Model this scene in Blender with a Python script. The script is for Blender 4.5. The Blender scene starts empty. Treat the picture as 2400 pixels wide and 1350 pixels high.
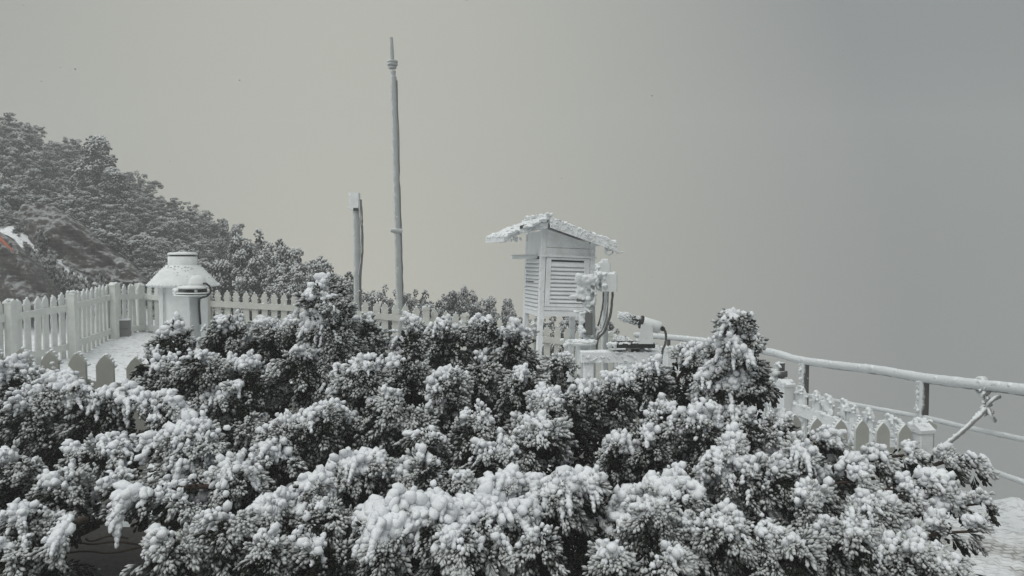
import bpy, math, random
import numpy as np
from mathutils import Vector, Matrix, noise as mnoise

random.seed(7)
RNG = np.random.default_rng(11)
R = math.radians
scene = bpy.context.scene
COL = scene.collection

# ------------------------------------------------------------------ camera, sky, sun
EYE = 1.6
F = 1700.0                      # focal length in photo pixels (2400 wide)
PITCH = math.atan((675 - 600) / F)
cam_d = bpy.data.cameras.new('camera')
cam = bpy.data.objects.new('camera', cam_d)
COL.objects.link(cam)
cam.location = (0, 0, EYE)
cam.rotation_euler = (math.pi / 2 - PITCH, 0, 0)
cam_d.sensor_width = 36
cam_d.lens = F / 2400 * 36
cam_d.clip_start = 0.05
cam_d.clip_end = 2000
scene.camera = cam

SUN_AZ, SUN_EL = R(-150), R(57)          # azimuth from +Y towards +X; soft light through the cloud
SUNV = Vector((math.sin(SUN_AZ) * math.cos(SUN_EL), math.cos(SUN_AZ) * math.cos(SUN_EL), math.sin(SUN_EL)))
world = bpy.data.worlds.new('World')
scene.world = world
world.use_nodes = True
nt = world.node_tree
nt.nodes.clear()


def nd(t, kind, **kw):
    n = t.nodes.new(kind)
    for k, v in kw.items():
        setattr(n, k, v)
    return n


def lk(t, a, b):
    t.links.new(a, b)


def mth(t, op, a, b=None, c=None, clamp=False):
    n = nd(t, 'ShaderNodeMath', operation=op, use_clamp=clamp)
    for i, v in enumerate((a, b, c)):
        if v is None:
            continue
        if isinstance(v, (int, float)):
            n.inputs[i].default_value = v
        else:
            lk(t, v, n.inputs[i])
    return n.outputs[0]


def mixc(t, f, a, b):
    n = nd(t, 'ShaderNodeMix', data_type='RGBA')
    for s, v in ((n.inputs[0], f), (n.inputs[6], a), (n.inputs[7], b)):
        if isinstance(v, (int, float)):
            s.default_value = v
        elif isinstance(v, tuple):
            s.default_value = v if len(v) == 4 else v + (1,)
        else:
            lk(t, v, s)
    return n.outputs[2]


def rng(t, v, a, b, c=0.0, d=1.0, smooth=True):
    n = nd(t, 'ShaderNodeMapRange', interpolation_type='SMOOTHSTEP' if smooth else 'LINEAR')
    lk(t, v, n.inputs[0])
    for i, x in enumerate((a, b, c, d)):
        n.inputs[i + 1].default_value = x
    return n.outputs[0]


# fog sky: an even grey that is brighter towards the hidden low sun and, as any overcast sky, towards the zenith
w_tc = nd(nt, 'ShaderNodeTexCoord')
w_nrm = nd(nt, 'ShaderNodeVectorMath', operation='NORMALIZE')
lk(nt, w_tc.outputs['Generated'], w_nrm.inputs[0])
w_dot = nd(nt, 'ShaderNodeVectorMath', operation='DOT_PRODUCT')
lk(nt, w_nrm.outputs[0], w_dot.inputs[0])
gaz, gel = R(-13), R(-3)
w_dot.inputs[1].default_value = (math.sin(gaz) * math.cos(gel), math.cos(gaz) * math.cos(gel), math.sin(gel))
w_ang = mth(nt, 'ARCCOSINE', mth(nt, 'MINIMUM', w_dot.outputs['Value'], 0.99999))
w_ang = mth(nt, 'SQRT', mth(nt, 'MULTIPLY_ADD', w_ang, w_ang, 0.012))
w_f = rng(nt, w_ang, R(42), R(3), 0.0, 1.0, False)
w_col = mixc(nt, w_f, (0.137, 0.147, 0.149), (0.412, 0.400, 0.332))
w_sep = nd(nt, 'ShaderNodeSeparateXYZ')
lk(nt, w_nrm.outputs[0], w_sep.inputs[0])
w_up = mth(nt, 'MAXIMUM', w_sep.outputs[2], 0.0)
w_zen = mth(nt, 'MULTIPLY_ADD', mth(nt, 'POWER', w_up, 2.0), 2.8, 1.0)
w_sc = nd(nt, 'ShaderNodeVectorMath', operation='SCALE')
lk(nt, w_col, w_sc.inputs[0])
lk(nt, w_zen, w_sc.inputs[3])
w_sky = nd(nt, 'ShaderNodeTexSky', sky_type='NISHITA')
w_sky.sun_disc = False
w_sky.sun_elevation = SUN_EL
w_sky.sun_rotation = SUN_AZ
w_sky.dust_density = 4.0
w_bg1 = nd(nt, 'ShaderNodeBackground')
lk(nt, w_sky.outputs[0], w_bg1.inputs[0])
w_bg1.inputs[1].default_value = 0.05
w_bg2 = nd(nt, 'ShaderNodeBackground')
lk(nt, w_sc.outputs[0], w_bg2.inputs[0])
w_bg2.inputs[1].default_value = 1.0
w_mix = nd(nt, 'ShaderNodeMixShader')
w_mix.inputs[0].default_value = 0.97
lk(nt, w_bg1.outputs[0], w_mix.inputs[1])
lk(nt, w_bg2.outputs[0], w_mix.inputs[2])
w_out = nd(nt, 'ShaderNodeOutputWorld')
lk(nt, w_mix.outputs[0], w_out.inputs[0])

sun_d = bpy.data.lights.new('sun', 'SUN')
sun_d.energy = 1.5
sun_d.angle = R(60)
sun_d.color = (1.0, 0.985, 0.95)
sun = bpy.data.objects.new('sun', sun_d)
COL.objects.link(sun)
sun.rotation_euler = SUNV.to_track_quat('Z', 'Y').to_euler()
sun.location = (0, 0, 30)

vs = scene.view_settings
vs.view_transform = 'Standard'
vs.look = 'None'
vs.exposure = 0.4
vs.gamma = 1.0
vs.use_curve_mapping = False
scene.render.engine = 'CYCLES'
cy = scene.cycles
cy.max_bounces = 6
cy.diffuse_bounces = 3
cy.glossy_bounces = 2
cy.transmission_bounces = 2
cy.volume_bounces = 1
cy.caustics_reflective = False
cy.caustics_refractive = False
try:
    cy.use_denoising = True
    cy.denoiser = 'OPENIMAGEDENOISE'
    cy.denoising_input_passes = 'RGB_ALBEDO_NORMAL'
except Exception:
    pass


def WP(px, py, Y):
    """photo pixel + distance along +Y (from the ground or the thing it touches) -> world point"""
    cx, cz = (px - 1200) / F, (675 - py) / F
    c, s = math.cos(PITCH), math.sin(PITCH)
    dy, dz = c + cz * s, -s + cz * c
    k = Y / dy
    return Vector((cx * k, Y, EYE + dz * k))


WIND = Vector((-0.80, 0.45, 0.35)).normalized()     # side the rime grew on

# ------------------------------------------------------------------ materials
MATS = {}


def new_mat(name):
    m = bpy.data.materials.new(name)
    m.use_nodes = True
    t = m.node_tree
    b = t.nodes['Principled BSDF']
    MATS[name] = m
    return m, t, b


def noise(t, scale, detail=3.0, rough=0.55, vec=None, dist=0.0):
    n = nd(t, 'ShaderNodeTexNoise')
    n.inputs['Scale'].default_value = scale
    n.inputs['Detail'].default_value = detail
    n.inputs['Roughness'].default_value = rough
    n.inputs['Distortion'].default_value = dist
    if vec is not None:
        lk(t, vec, n.inputs['Vector'])
    return n.outputs['Fac']


def wpos(t):
    return nd(t, 'ShaderNodeNewGeometry').outputs['Position']


def bump(t, b, h, strength, dist):
    n = nd(t, 'ShaderNodeBump')
    n.inputs['Strength'].default_value = strength
    n.inputs['Distance'].default_value = dist
    lk(t, h, n.inputs['Height'])
    lk(t, n.outputs[0], b.inputs['Normal'])


def facing(t, v):
    g = nd(t, 'ShaderNodeNewGeometry')
    d = nd(t, 'ShaderNodeVectorMath', operation='DOT_PRODUCT')
    lk(t, g.outputs['Normal'], d.inputs[0])
    d.inputs[1].default_value = tuple(v)
    return d.outputs['Value']


def m_snow(name, col=(0.83, 0.85, 0.88), scale=60, bs=0.5, bd=0.006):
    m, t, b = new_mat(name)
    p = wpos(t)
    n1 = noise(t, scale, 4, 0.6, p)
    n2 = noise(t, scale * 0.12, 2, 0.5, p)
    c = mixc(t, rng(t, n2, 0.3, 0.7), tuple(x * 0.9 for x in col), col)
    lk(t, c, b.inputs['Base Color'])
    b.inputs['Roughness'].default_value = 0.85
    b.inputs['Specular IOR Level'].default_value = 0.2
    bump(t, b, n1, bs, bd)


def m_rimed(name, paint, rime=(0.74, 0.77, 0.78), lo=0.0, hi=0.6, scale=45, amount=0.5, vdir=WIND, bd=0.004, rough=0.6):
    """paint or metal with rime grown on the side that faced the wind (coverage follows the surface, not the light)"""
    m, t, b = new_mat(name)
    p = wpos(t)
    n1 = noise(t, scale, 5, 0.65, p)
    n2 = noise(t, scale * 0.17, 3, 0.5, p)
    f = facing(t, vdir)
    f = mth(t, 'MULTIPLY_ADD', mth(t, 'SUBTRACT', n1, 0.5), 2.0 * amount, f)
    f = mth(t, 'MULTIPLY_ADD', mth(t, 'SUBTRACT', n2, 0.5), 1.6 * amount, f)
    k = rng(t, f, lo, hi)
    pc = mixc(t, rng(t, n2, 0.3, 0.75), tuple(x * 0.88 for x in paint), paint)
    lk(t, mixc(t, k, pc, rime), b.inputs['Base Color'])
    b.inputs['Roughness'].default_value = rough
    b.inputs['Specular IOR Level'].default_value = 0.25
    bump(t, b, mth(t, 'MULTIPLY', mth(t, 'ADD', k, 0.25), n1), 0.8, bd)


def m_plain(name, col, rough=0.7, var=0.15, scale=30, bd=0.002, metal=0.0):
    m, t, b = new_mat(name)
    n1 = noise(t, scale, 4, 0.6, wpos(t))
    lk(t, mixc(t, n1, tuple(x * (1 - var) for x in col), tuple(min(1, x * (1 + var)) for x in col)), b.inputs['Base Color'])
    b.inputs['Roughness'].default_value = rough
    b.inputs['Metallic'].default_value = metal
    b.inputs['Specular IOR Level'].default_value = 0.3
    bump(t, b, n1, 0.4, bd)


def m_foliage(name, dark, frost_shade, lift=0.0, far=False):
    """scale-leaf twigs: dark green at the base of each twig, rime crystals towards the tip and on its upper side"""
    m, t, b = new_mat(name)
    a = nd(t, 'ShaderNodeAttribute', attribute_name='frost_shade').outputs['Fac']
    p = wpos(t)
    n1 = noise(t, 12 if far else 260, 3, 0.6, p)
    n2 = noise(t, 1.4 if far else 14, 2, 0.5, p)
    up = facing(t, (-0.25, 0.1, 0.96))
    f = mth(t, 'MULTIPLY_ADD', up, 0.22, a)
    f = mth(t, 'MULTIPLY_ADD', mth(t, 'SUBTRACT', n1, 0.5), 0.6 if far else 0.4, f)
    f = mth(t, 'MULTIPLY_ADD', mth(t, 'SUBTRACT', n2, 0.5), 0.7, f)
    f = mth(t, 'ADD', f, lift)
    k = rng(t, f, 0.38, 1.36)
    lk(t, mixc(t, k, dark, frost_shade), b.inputs['Base Color'])
    b.inputs['Roughness'].default_value = 0.8
    b.inputs['Specular IOR Level'].default_value = 0.15


def m_rock(name, dark=(0.045, 0.04, 0.036), light=(0.19, 0.18, 0.165)):
    m, t, b = new_mat(name)
    p = wpos(t)
    mp = nd(t, 'ShaderNodeMapping')
    mp.inputs['Rotation'].default_value = (0.2, R(33), 0.1)
    mp.inputs['Scale'].default_value = (1.3, 1.5, 5.0)
    lk(t, p, mp.inputs['Vector'])
    s = noise(t, 2.6, 8, 0.72, mp.outputs[0], 0.3)
    n = noise(t, 16, 6, 0.75, p)
    col = mixc(t, rng(t, s, 0.3, 0.7), dark, light)
    f = facing(t, (-0.45, 0.15, 0.88))
    f = mth(t, 'MULTIPLY_ADD', mth(t, 'SUBTRACT', s, 0.5), 2.6, f)
    f = mth(t, 'MULTIPLY_ADD', mth(t, 'SUBTRACT', n, 0.5), 3.0, f)
    k = rng(t, f, 0.08, 0.95)
    lk(t, mixc(t, mth(t, 'MULTIPLY', k, 0.9), col, (0.50, 0.52, 0.53)), b.inputs['Base Color'])
    b.inputs['Roughness'].default_value = 0.9
    bump(t, b, mth(t, 'MULTIPLY_ADD', s, 1.4, n), 1.0, 0.06)


m_snow('snow_lumps', (0.77, 0.79, 0.815), 110, 0.6, 0.006)
m_snow('rime_white', (0.76, 0.79, 0.80), 90, 0.7, 0.005)
m_foliage('juniper_frosted', (0.012, 0.015, 0.010), (0.52, 0.54, 0.532))
m_foliage('juniper_inner', (0.014, 0.017, 0.012), (0.25, 0.26, 0.25), -0.15)
m_foliage('far_juniper', (0.026, 0.031, 0.027), (0.64, 0.66, 0.66), -0.03, True)
m_plain('bark', (0.055, 0.038, 0.030), 0.9, 0.35, 60, 0.004)
m_rock('dark_rock')
m_plain('soil', (0.075, 0.072, 0.068), 0.95, 0.6, 38, 0.03)
m_rimed('fence_paint', (0.52, 0.525, 0.48), (0.76, 0.79, 0.78), 0.15, 0.9, 70, 0.35)
m_rimed('fence_rimed', (0.68, 0.70, 0.665), (0.74, 0.77, 0.77), -0.2, 0.7, 70, 0.5)
m_rimed('fence_painted_shade', (0.38, 0.385, 0.35), (0.74, 0.77, 0.77), 0.35, 0.75, 60, 0.12)  # fence paint darkened evenly; shade of the near side put into the colour
m_rimed('fence_crusted', (0.62, 0.64, 0.63), (0.80, 0.82, 0.84), -0.6, 0.2, 60, 0.5, bd=0.008)
m_rimed('galvanised', (0.38, 0.405, 0.40), (0.68, 0.71, 0.72), -0.35, 0.45, 60, 0.6)
m_rimed('rail_rimed', (0.07, 0.07, 0.065), (0.68, 0.71, 0.72), -0.25, 0.35, 45, 0.45, bd=0.008)
m_rimed('white_shelter', (0.76, 0.775, 0.765), (0.84, 0.86, 0.88), -0.1, 0.8, 55, 0.6, vdir=Vector((-0.5, -0.4, 0.6)).normalized(), bd=0.005)
m_rimed('white_metal', (0.72, 0.75, 0.74), (0.80, 0.83, 0.83), -0.2, 0.8, 50, 0.5, bd=0.004)
m_plain('shelter_gap_shade', (0.06, 0.065, 0.062), 0.9, 0.2)  # near-black colour standing for shade in the shelter's openings
m_plain('grey_box', (0.13, 0.135, 0.13), 0.6, 0.15, 40)
m_plain('black_rubber', (0.02, 0.021, 0.021), 0.5, 0.3, 50)
m_plain('cable_grey', (0.10, 0.105, 0.10), 0.6, 0.5, 60)
m_plain('orange_paint', (0.36, 0.11, 0.065), 0.6, 0.2, 20)
m_plain('cable_flake', (0.55, 0.56, 0.57), 0.9, 0.1)
m_rimed('rope', (0.20, 0.20, 0.19), (0.72, 0.75, 0.76), -0.5, 0.4, 60, 0.6)

# ------------------------------------------------------------------ mesh helpers


def mesh_np(name, V, FC, mats, attr=None, smooth=True, mat_idx=None):
    V = np.asarray(V, dtype=np.float32)
    FC = np.asarray(FC, dtype=np.int32)
    me = bpy.data.meshes.new(name)
    k = FC.shape[1]
    me.vertices.add(len(V))
    me.vertices.foreach_set('co', V.ravel())
    me.loops.add(FC.size)
    me.loops.foreach_set('vertex_index', FC.ravel())
    me.polygons.add(len(FC))
    me.polygons.foreach_set('loop_start', np.arange(0, FC.size, k, dtype=np.int32))
    me.polygons.foreach_set('loop_total', np.full(len(FC), k, dtype=np.int32))
    if smooth:
        me.polygons.foreach_set('use_smooth', np.ones(len(FC), dtype=bool))
    for m in mats if isinstance(mats, (list, tuple)) else [mats]:
        me.materials.append(MATS[m])
    if mat_idx is not None:
        me.polygons.foreach_set('material_index', np.asarray(mat_idx, dtype=np.int32))
    if attr is not None:
        at = me.attributes.new('frost_shade', 'FLOAT', 'POINT')
        at.data.foreach_set('value', np.asarray(attr, dtype=np.float32))
    me.update(calc_edges=True)
    me.validate()
    return me


def link(name, me, parent=None):
    o = bpy.data.objects.new(name, me)
    COL.objects.link(o)
    if parent is not None:
        o.parent = parent
    return o


def empty(name, loc, rz=0.0):
    o = bpy.data.objects.new(name, None)
    o.empty_display_size = 0.1
    COL.objects.link(o)
    o.location = loc
    o.rotation_euler = (0, 0, rz)
    return o


def tag(o, label, cat=None, group=None, kind=None):
    if label:
        o['label'] = label
    if cat:
        o['category'] = cat
    if group:
        o['group'] = group
    if kind:
        o['kind'] = kind
    return o


class MB:
    """collects polygons of one mesh"""

    def __init__(s):
        s.v, s.f, s.sm = [], [], []

    def add(s, V, FS, smooth=False):
        o = len(s.v)
        s.v += [tuple(p) for p in V]
        s.f += [tuple(i + o for i in f) for f in FS]
        s.sm += [smooth] * len(FS)
        return s

    def box(s, lo, hi, M=None, ch=0.0):
        x0, y0, z0 = lo
        x1, y1, z1 = hi
        if ch > 0:
            pts = []
            for z in (z0, z1):
                pts += [(x0 + ch, y0, z), (x1 - ch, y0, z), (x1, y0 + ch, z), (x1, y1 - ch, z), (x1 - ch, y1, z), (x0 + ch, y1, z), (x0, y1 - ch, z), (x0, y0 + ch, z)]
            fs = [tuple(range(7, -1, -1)), tuple(range(8, 16))] + [(i, (i + 1) % 8, 8 + (i + 1) % 8, 8 + i) for i in range(8)]
        else:
            pts = [(x0, y0, z0), (x1, y0, z0), (x1, y1, z0), (x0, y1, z0), (x0, y0, z1), (x1, y0, z1), (x1, y1, z1), (x0, y1, z1)]
            fs = [(3, 2, 1, 0), (4, 5, 6, 7), (0, 1, 5, 4), (1, 2, 6, 5), (2, 3, 7, 6), (3, 0, 4, 7)]
        if M is not None:
            pts = [M @ Vector(p) for p in pts]
        return s.add(pts, fs)

    def prism(s, poly, a, b, M=None):
        """poly in (x,z), extruded along y from a to b"""
        n = len(poly)
        pts = [(p[0], a, p[1]) for p in poly] + [(p[0], b, p[1]) for p in poly]
        fs = [tuple(range(n)), tuple(range(2 * n - 1, n - 1, -1))] + [(i, n + i, n + (i + 1) % n, (i + 1) % n) for i in range(n)]
        if M is not None:
            pts = [M @ Vector(p) for p in pts]
        return s.add(pts, fs)

    def tube(s, pts, rad, sides=8, rough=0.0, caps=True, squash=None):
        pts = [Vector(p) for p in pts]
        n = len(pts)
        if not isinstance(rad, (list, tuple)):
            rad = [rad] * n
        V = []
        up = Vector((0, 0, 1))
        for i, p in enumerate(pts):
            t = (pts[min(i + 1, n - 1)] - pts[max(i - 1, 0)]).normalized()
            a = t.cross(up)
            if a.length < 0.05:
                a = t.cross(Vector((0, 1, 0)))
            a.normalize()
            b = a.cross(t)
            for k in range(sides):
                th = 2 * math.pi * k / sides
                r = rad[i] * (1 + rough * random.uniform(-1, 1))
                V.append(p + a * math.cos(th) * r + b * math.sin(th) * r)
        fs = [(i * sides + k, (i + 1) * sides + k, (i + 1) * sides + (k + 1) % sides, i * sides + (k + 1) % sides) for i in range(n - 1) for k in range(sides)]
        s.add(V, fs, True)
        if caps:
            s.add(V[:sides], [tuple(range(sides))])
            s.add(V[-sides:], [tuple(range(sides - 1, -1, -1))])
        return s

    def lathe(s, prof, sides=20, c=(0, 0, 0), rough=0.0, smooth=True, M=None):
        V = []
        for r, z in prof:
            for k in range(sides):
                th = 2 * math.pi * k / sides
                rr = r * (1 + rough * random.uniform(-1, 1))
                V.append((c[0] + rr * math.cos(th), c[1] + rr * math.sin(th), c[2] + z))
        if M is not None:
            V = [M @ Vector(p) for p in V]
        n = len(prof)
        fs = [(i * sides + k, i * sides + (k + 1) % sides, (i + 1) * sides + (k + 1) % sides, (i + 1) * sides + k) for i in range(n - 1) for k in range(sides)]
        s.add(V, fs, smooth)
        if prof[0][0] > 1e-4:
            s.add(V[:sides], [tuple(range(sides - 1, -1, -1))])
        if prof[-1][0] > 1e-4:
            s.add(V[-sides:], [tuple(range(sides))])
        return s

    def me(s, name, mat):
        m = bpy.data.meshes.new(name)
        m.from_pydata(s.v, [], s.f)
        m.polygons.foreach_set('use_smooth', s.sm)
        m.materials.append(MATS[mat])
        m.update()
        return m

    def build(s, name, mat, parent=None):
        return link(name, s.me(name, mat), parent)


def ico(sub):
    import bmesh
    bm = bmesh.new()
    bmesh.ops.create_icosphere(bm, subdivisions=sub, radius=1)
    V = np.array([v.co[:] for v in bm.verts])
    FC = np.array([[v.index for v in f.verts] for f in bm.faces])
    bm.free()
    return V, FC


ICO1, ICO2 = ico(1), ico(2)


def frames(D):
    """orthonormal frames with z along D (n,3) -> (n,3,3) columns x,y,z"""
    D = D / np.maximum(np.linalg.norm(D, axis=1, keepdims=True), 1e-9)
    ref = np.where(np.abs(D[:, 2:3]) < 0.9, np.array([[0, 0, 1.0]]), np.array([[1.0, 0, 0]]))
    X = np.cross(ref, D)
    X /= np.linalg.norm(X, axis=1, keepdims=True)
    Yv = np.cross(D, X)
    th = RNG.uniform(0, 6.283, len(D))
    c, s = np.cos(th)[:, None], np.sin(th)[:, None]
    X2 = X * c + Yv * s
    Y2 = -X * s + Yv * c
    return np.stack([X2, Y2, D], -1)


def lumps_mesh(name, C, S, mat, sub=1, irr=0.16, D=None):
    """soft irregular lumps: centres C (n,3), half sizes S (n,3), long axis along D"""
    C = np.asarray(C, float)
    S = np.asarray(S, float)
    if S.ndim == 1:
        S = np.repeat(S[:, None], 3, 1)
    T, FC = ICO1 if sub == 1 else ICO2
    n, m = len(C), len(T)
    V = np.repeat(T[None], n, 0)
    d = np.zeros((n, m))
    for j in range(5):
        k = RNG.normal(0, 1, (n, 3)) * (1.9 if j < 3 else 4.2)
        d += np.sin(np.einsum('nmk,nk->nm', V, k) + RNG.uniform(0, 6.28, n)[:, None]) * (1.0 if j < 3 else 0.55)
    V = V * (1 + irr * d / 1.6)[..., None]
    V = V * S[:, None, :]
    if D is None:
        D = RNG.normal(0, 0.25, (n, 3)) + np.array([0, 0, 1.0])
    V = np.einsum('nij,nmj->nmi', frames(np.asarray(D, float)), V) + C[:, None, :]
    FA = (FC[None] + (np.arange(n) * m)[:, None, None]).reshape(-1, 3)
    return mesh_np(name, V.reshape(-1, 3), FA, mat)


def merge(o, voxel, it=2, f=0.5):
    """let touching lumps of rime grow into one skin"""
    m = o.modifiers.new('merge', 'REMESH')
    m.mode = 'VOXEL'
    m.voxel_size = voxel
    m.use_smooth_shade = True
    k = o.modifiers.new('soften', 'SMOOTH')
    k.factor = f
    k.iterations = it
    return o


def smooth_pts(pts, n=6):
    pts = [Vector(p) for p in pts]
    out = []
    for i in range(len(pts) - 1):
        p0, p1, p2, p3 = pts[max(i - 1, 0)], pts[i], pts[i + 1], pts[min(i + 2, len(pts) - 1)]
        for k in range(n):
            t = k / n
            out.append(0.5 * ((2 * p1) + (p2 - p0) * t + (2 * p0 - 5 * p1 + 4 * p2 - p3) * t * t + (3 * p1 - p0 - 3 * p2 + p3) * t ** 3))
    out.append(pts[-1])
    return out


def snow_line(pts, per_m, r0, r1, up=0.0, spread=0.01, flat=0.8):
    """lump centres and sizes along a polyline"""
    C, S = [], []
    pts = [Vector(p) for p in pts]
    for a, b in zip(pts[:-1], pts[1:]):
        n = max(2, int((b - a).length * per_m))
        for i in range(n):
            p = a.lerp(b, (i + random.random()) / n)
            r = random.uniform(r0, r1)
            C.append((p.x + random.gauss(0, spread), p.y + random.gauss(0, spread), p.z + up + random.gauss(0, spread * 0.5)))
            S.append((r, r * random.uniform(0.8, 1.2), r * flat * random.uniform(0.8, 1.2)))
    return C, S


# ------------------------------------------------------------------ terrain


def sstep(a, b, x):
    t = np.clip((x - a) / (b - a), 0, 1)
    return t * t * (3 - 2 * t)


def gz(x, y):
    x = np.asarray(x, float)
    y = np.asarray(y, float)
    base = 0.05 - np.where(x < 0, 0.06, 0.095) * np.clip(x, -22, 12) - 0.02 * np.clip(y, 0, 26)
    A = np.maximum(0, -6.0 - x) * 0.46
    A = np.minimum(A, 9)
    ramp = 0.5 * sstep(11.3, 13.6, y) + 0.5 * sstep(13, 25, y)
    z = base + 0.16 * sstep(9.2, 11.5, y) * sstep(-3.0, -5.5, x) + A * ramp + 1.0 * np.exp(-((x + 8.9) / 1.6) ** 2 - ((y - 13.9) / 1.7) ** 2)
    xe = np.where(y > 5, 4.2 - 0.25 * (y - 5), 4.2 + 0.1 * (5 - y))
    d = np.maximum(0, x - xe)
    z = z - 0.8 * d
    ye = 12.4 + 13.0 * sstep(-4.0, -9.0, x)
    d = np.maximum(0, y - ye)
    z = z - 0.62 * d
    z = z - 0.3 * np.maximum(0, -y - 6)
    return z


def gzf(x, y):
    return float(gz(x, y))


def build_terrain():
    def axis(lo, hi, fine_lo, fine_hi, step):
        a = np.arange(fine_lo, fine_hi, step)
        l, k = [], fine_lo
        s = step
        while k > lo:
            s *= 1.18
            k -= s
            l.append(k)
        h, k, s = [], a[-1], step
        while k < hi:
            s *= 1.18
            k += s
            h.append(k)
        return np.concatenate([l[::-1], a, h])
    xs = axis(-52, 40, -9.5, 5.5, 0.09)
    ys = axis(-24, 50, 1.5, 14.5, 0.09)
    X, Y = np.meshgrid(xs, ys)
    Z = gz(X, Y)
    # drifted snow: low swells and small ridges
    Z = Z + 0.02 * np.sin(X * 2.3 + 0.7 * np.sin(Y * 1.7)) * np.cos(Y * 2.9 + X * 0.8)
    Z = Z + 0.012 * np.sin(X * 9.1 + 2 * np.sin(Y * 5.0)) * np.sin(Y * 11.3 + np.sin(X * 6)) + RNG.normal(0, 0.004, Z.shape)
    # wind lip along the drop beyond the railing
    e = X - np.where(Y > 5, 4.2 - 0.25 * (Y - 5), 4.2)
    Z = Z + 0.13 * np.exp(-(e / 0.22) ** 2) * (0.6 + 0.5 * np.sin(Y * 5 + 1.3 * np.sin(Y * 13))) * (Y < 12)
    # snow banked against the trodden path outside the railing
    nx, ny = len(xs), len(ys)
    I = np.arange(nx * ny).reshape(ny, nx)
    FC = np.stack([I[:-1, :-1], I[:-1, 1:], I[1:, 1:], I[1:, :-1]], -1).reshape(-1, 4)
    m, t, b = new_mat('snow_ground')
    p = wpos(t)
    n1 = noise(t, 22, 5, 0.65, p)
    n2 = noise(t, 2.2, 4, 0.6, p)
    mp = nd(t, 'ShaderNodeMapping')
    mp.inputs['Scale'].default_value = (3.0, 12.0, 3.0)
    mp.inputs['Rotation'].default_value = (0, 0, 0.35)
    lk(t, p, mp.inputs[0])
    n3 = noise(t, 2.0, 5, 0.7, mp.outputs[0])
    f = rng(t, mth(t, 'ADD', mth(t, 'MULTIPLY', n3, 0.6), mth(t, 'MULTIPLY', n1, 0.4)), 0.50, 0.62)
    c = mixc(t, mth(t, 'MULTIPLY', f, 0.7), (0.78, 0.80, 0.82), (0.27, 0.27, 0.26))
    lk(t, c, b.inputs['Base Color'])
    b.inputs['Roughness'].default_value = 0.9
    bump(t, b, mth(t, 'MULTIPLY_ADD', n2, 2.0, mth(t, 'ADD', n1, n3)), 0.8, 0.02)
    me = mesh_np('ground', np.stack([X, Y, Z], -1).reshape(-1, 3), FC, 'snow_ground')
    tag(link('ground', me), 'snow covered mountain ground that falls away into fog', None, None, 'structure')


build_terrain()


def sheet(name, x0, x1, y0, y1, nx, ny, lift, mat, label, edge=None):
    xs, ys = np.linspace(x0, x1, nx), np.linspace(y0, y1, ny)
    X, Y = np.meshgrid(xs, ys)
    Z = gz(X, Y) + lift + RNG.normal(0, 0.006, X.shape)
    I = np.arange(nx * ny).reshape(ny, nx)
    FC = np.stack([I[:-1, :-1], I[:-1, 1:], I[1:, 1:], I[1:, :-1]], -1).reshape(-1, 4)
    return tag(link(name, mesh_np(name, np.stack([X, Y, Z], -1).reshape(-1, 3), FC, mat)), label, None, None, 'structure')


sheet('soil', -3.6, 2.45, 0.6, 3.78, 60, 40, 0.065, 'soil', 'bare dark soil sheltered under the junipers')

# paved path outside the fence, setts dusted with snow
m, t, b = new_mat('paved_path')
p = wpos(t)
br = nd(t, 'ShaderNodeTexBrick')
br.inputs['Scale'].default_value = 1.0
br.inputs['Brick Width'].default_value = 0.075
br.inputs['Row Height'].default_value = 0.05
br.inputs['Mortar Size'].default_value = 0.010
br.inputs['Mortar Smooth'].default_value = 0.6
br.inputs['Color1'].default_value = (0.42, 0.43, 0.42, 1)
br.inputs['Color2'].default_value = (0.56, 0.57, 0.57, 1)
br.inputs['Mortar'].default_value = (0.27, 0.26, 0.24, 1)
lk(t, p, br.inputs['Vector'])
n2 = noise(t, 3.0, 5, 0.65, p)
c = mixc(t, rng(t, n2, 0.42, 0.62), br.outputs['Color'], (0.72, 0.74, 0.75))
lk(t, c, b.inputs['Base Color'])
b.inputs['Roughness'].default_value = 0.9
bump(t, b, mth(t, 'MULTIPLY_ADD', br.outputs['Fac'], -0.6, n2), 0.7, 0.02)
sheet('path', 2.55, 4.0, 1.2, 4.95, 40, 90, 0.07, 'paved_path', 'small block paving of the path dusted with snow')

# ------------------------------------------------------------------ junipers


def spindle_template():
    n = 4
    V = [(0, 0, 0)] + [(math.cos(2 * math.pi / n * k), math.sin(2 * math.pi / n * k), 0.76) for k in range(n)] + [(0, 0, 1.0)]
    FC = [(0, 1 + (k + 1) % n, 1 + k) for k in range(n)] + [(1 + k, 1 + (k + 1) % n, n + 1) for k in range(n)]
    A = [0.38] + [0.80] * n + [1.0]
    return np.array(V, float), np.array(FC), np.array(A, float)


SPV, SPF, SPA = spindle_template()


def place(TV, TF, TA, P, M, S, aoff):
    """n copies of a template at P with frame M, scale S (n,3 or n)"""
    S = np.asarray(S, float)
    if S.ndim == 1:
        S = np.repeat(S[:, None], 3, 1)
    V = TV[None] * S[:, None, :]
    V = np.einsum('nij,nmj->nmi', M, V) + P[:, None, :]
    n, m = len(P), len(TV)
    FA = (TF[None] + (np.arange(n) * m)[:, None, None]).reshape(-1, 3)
    A = (TA[None] + aoff[:, None]).reshape(-1)
    return V.reshape(-1, 3), FA, A


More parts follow.
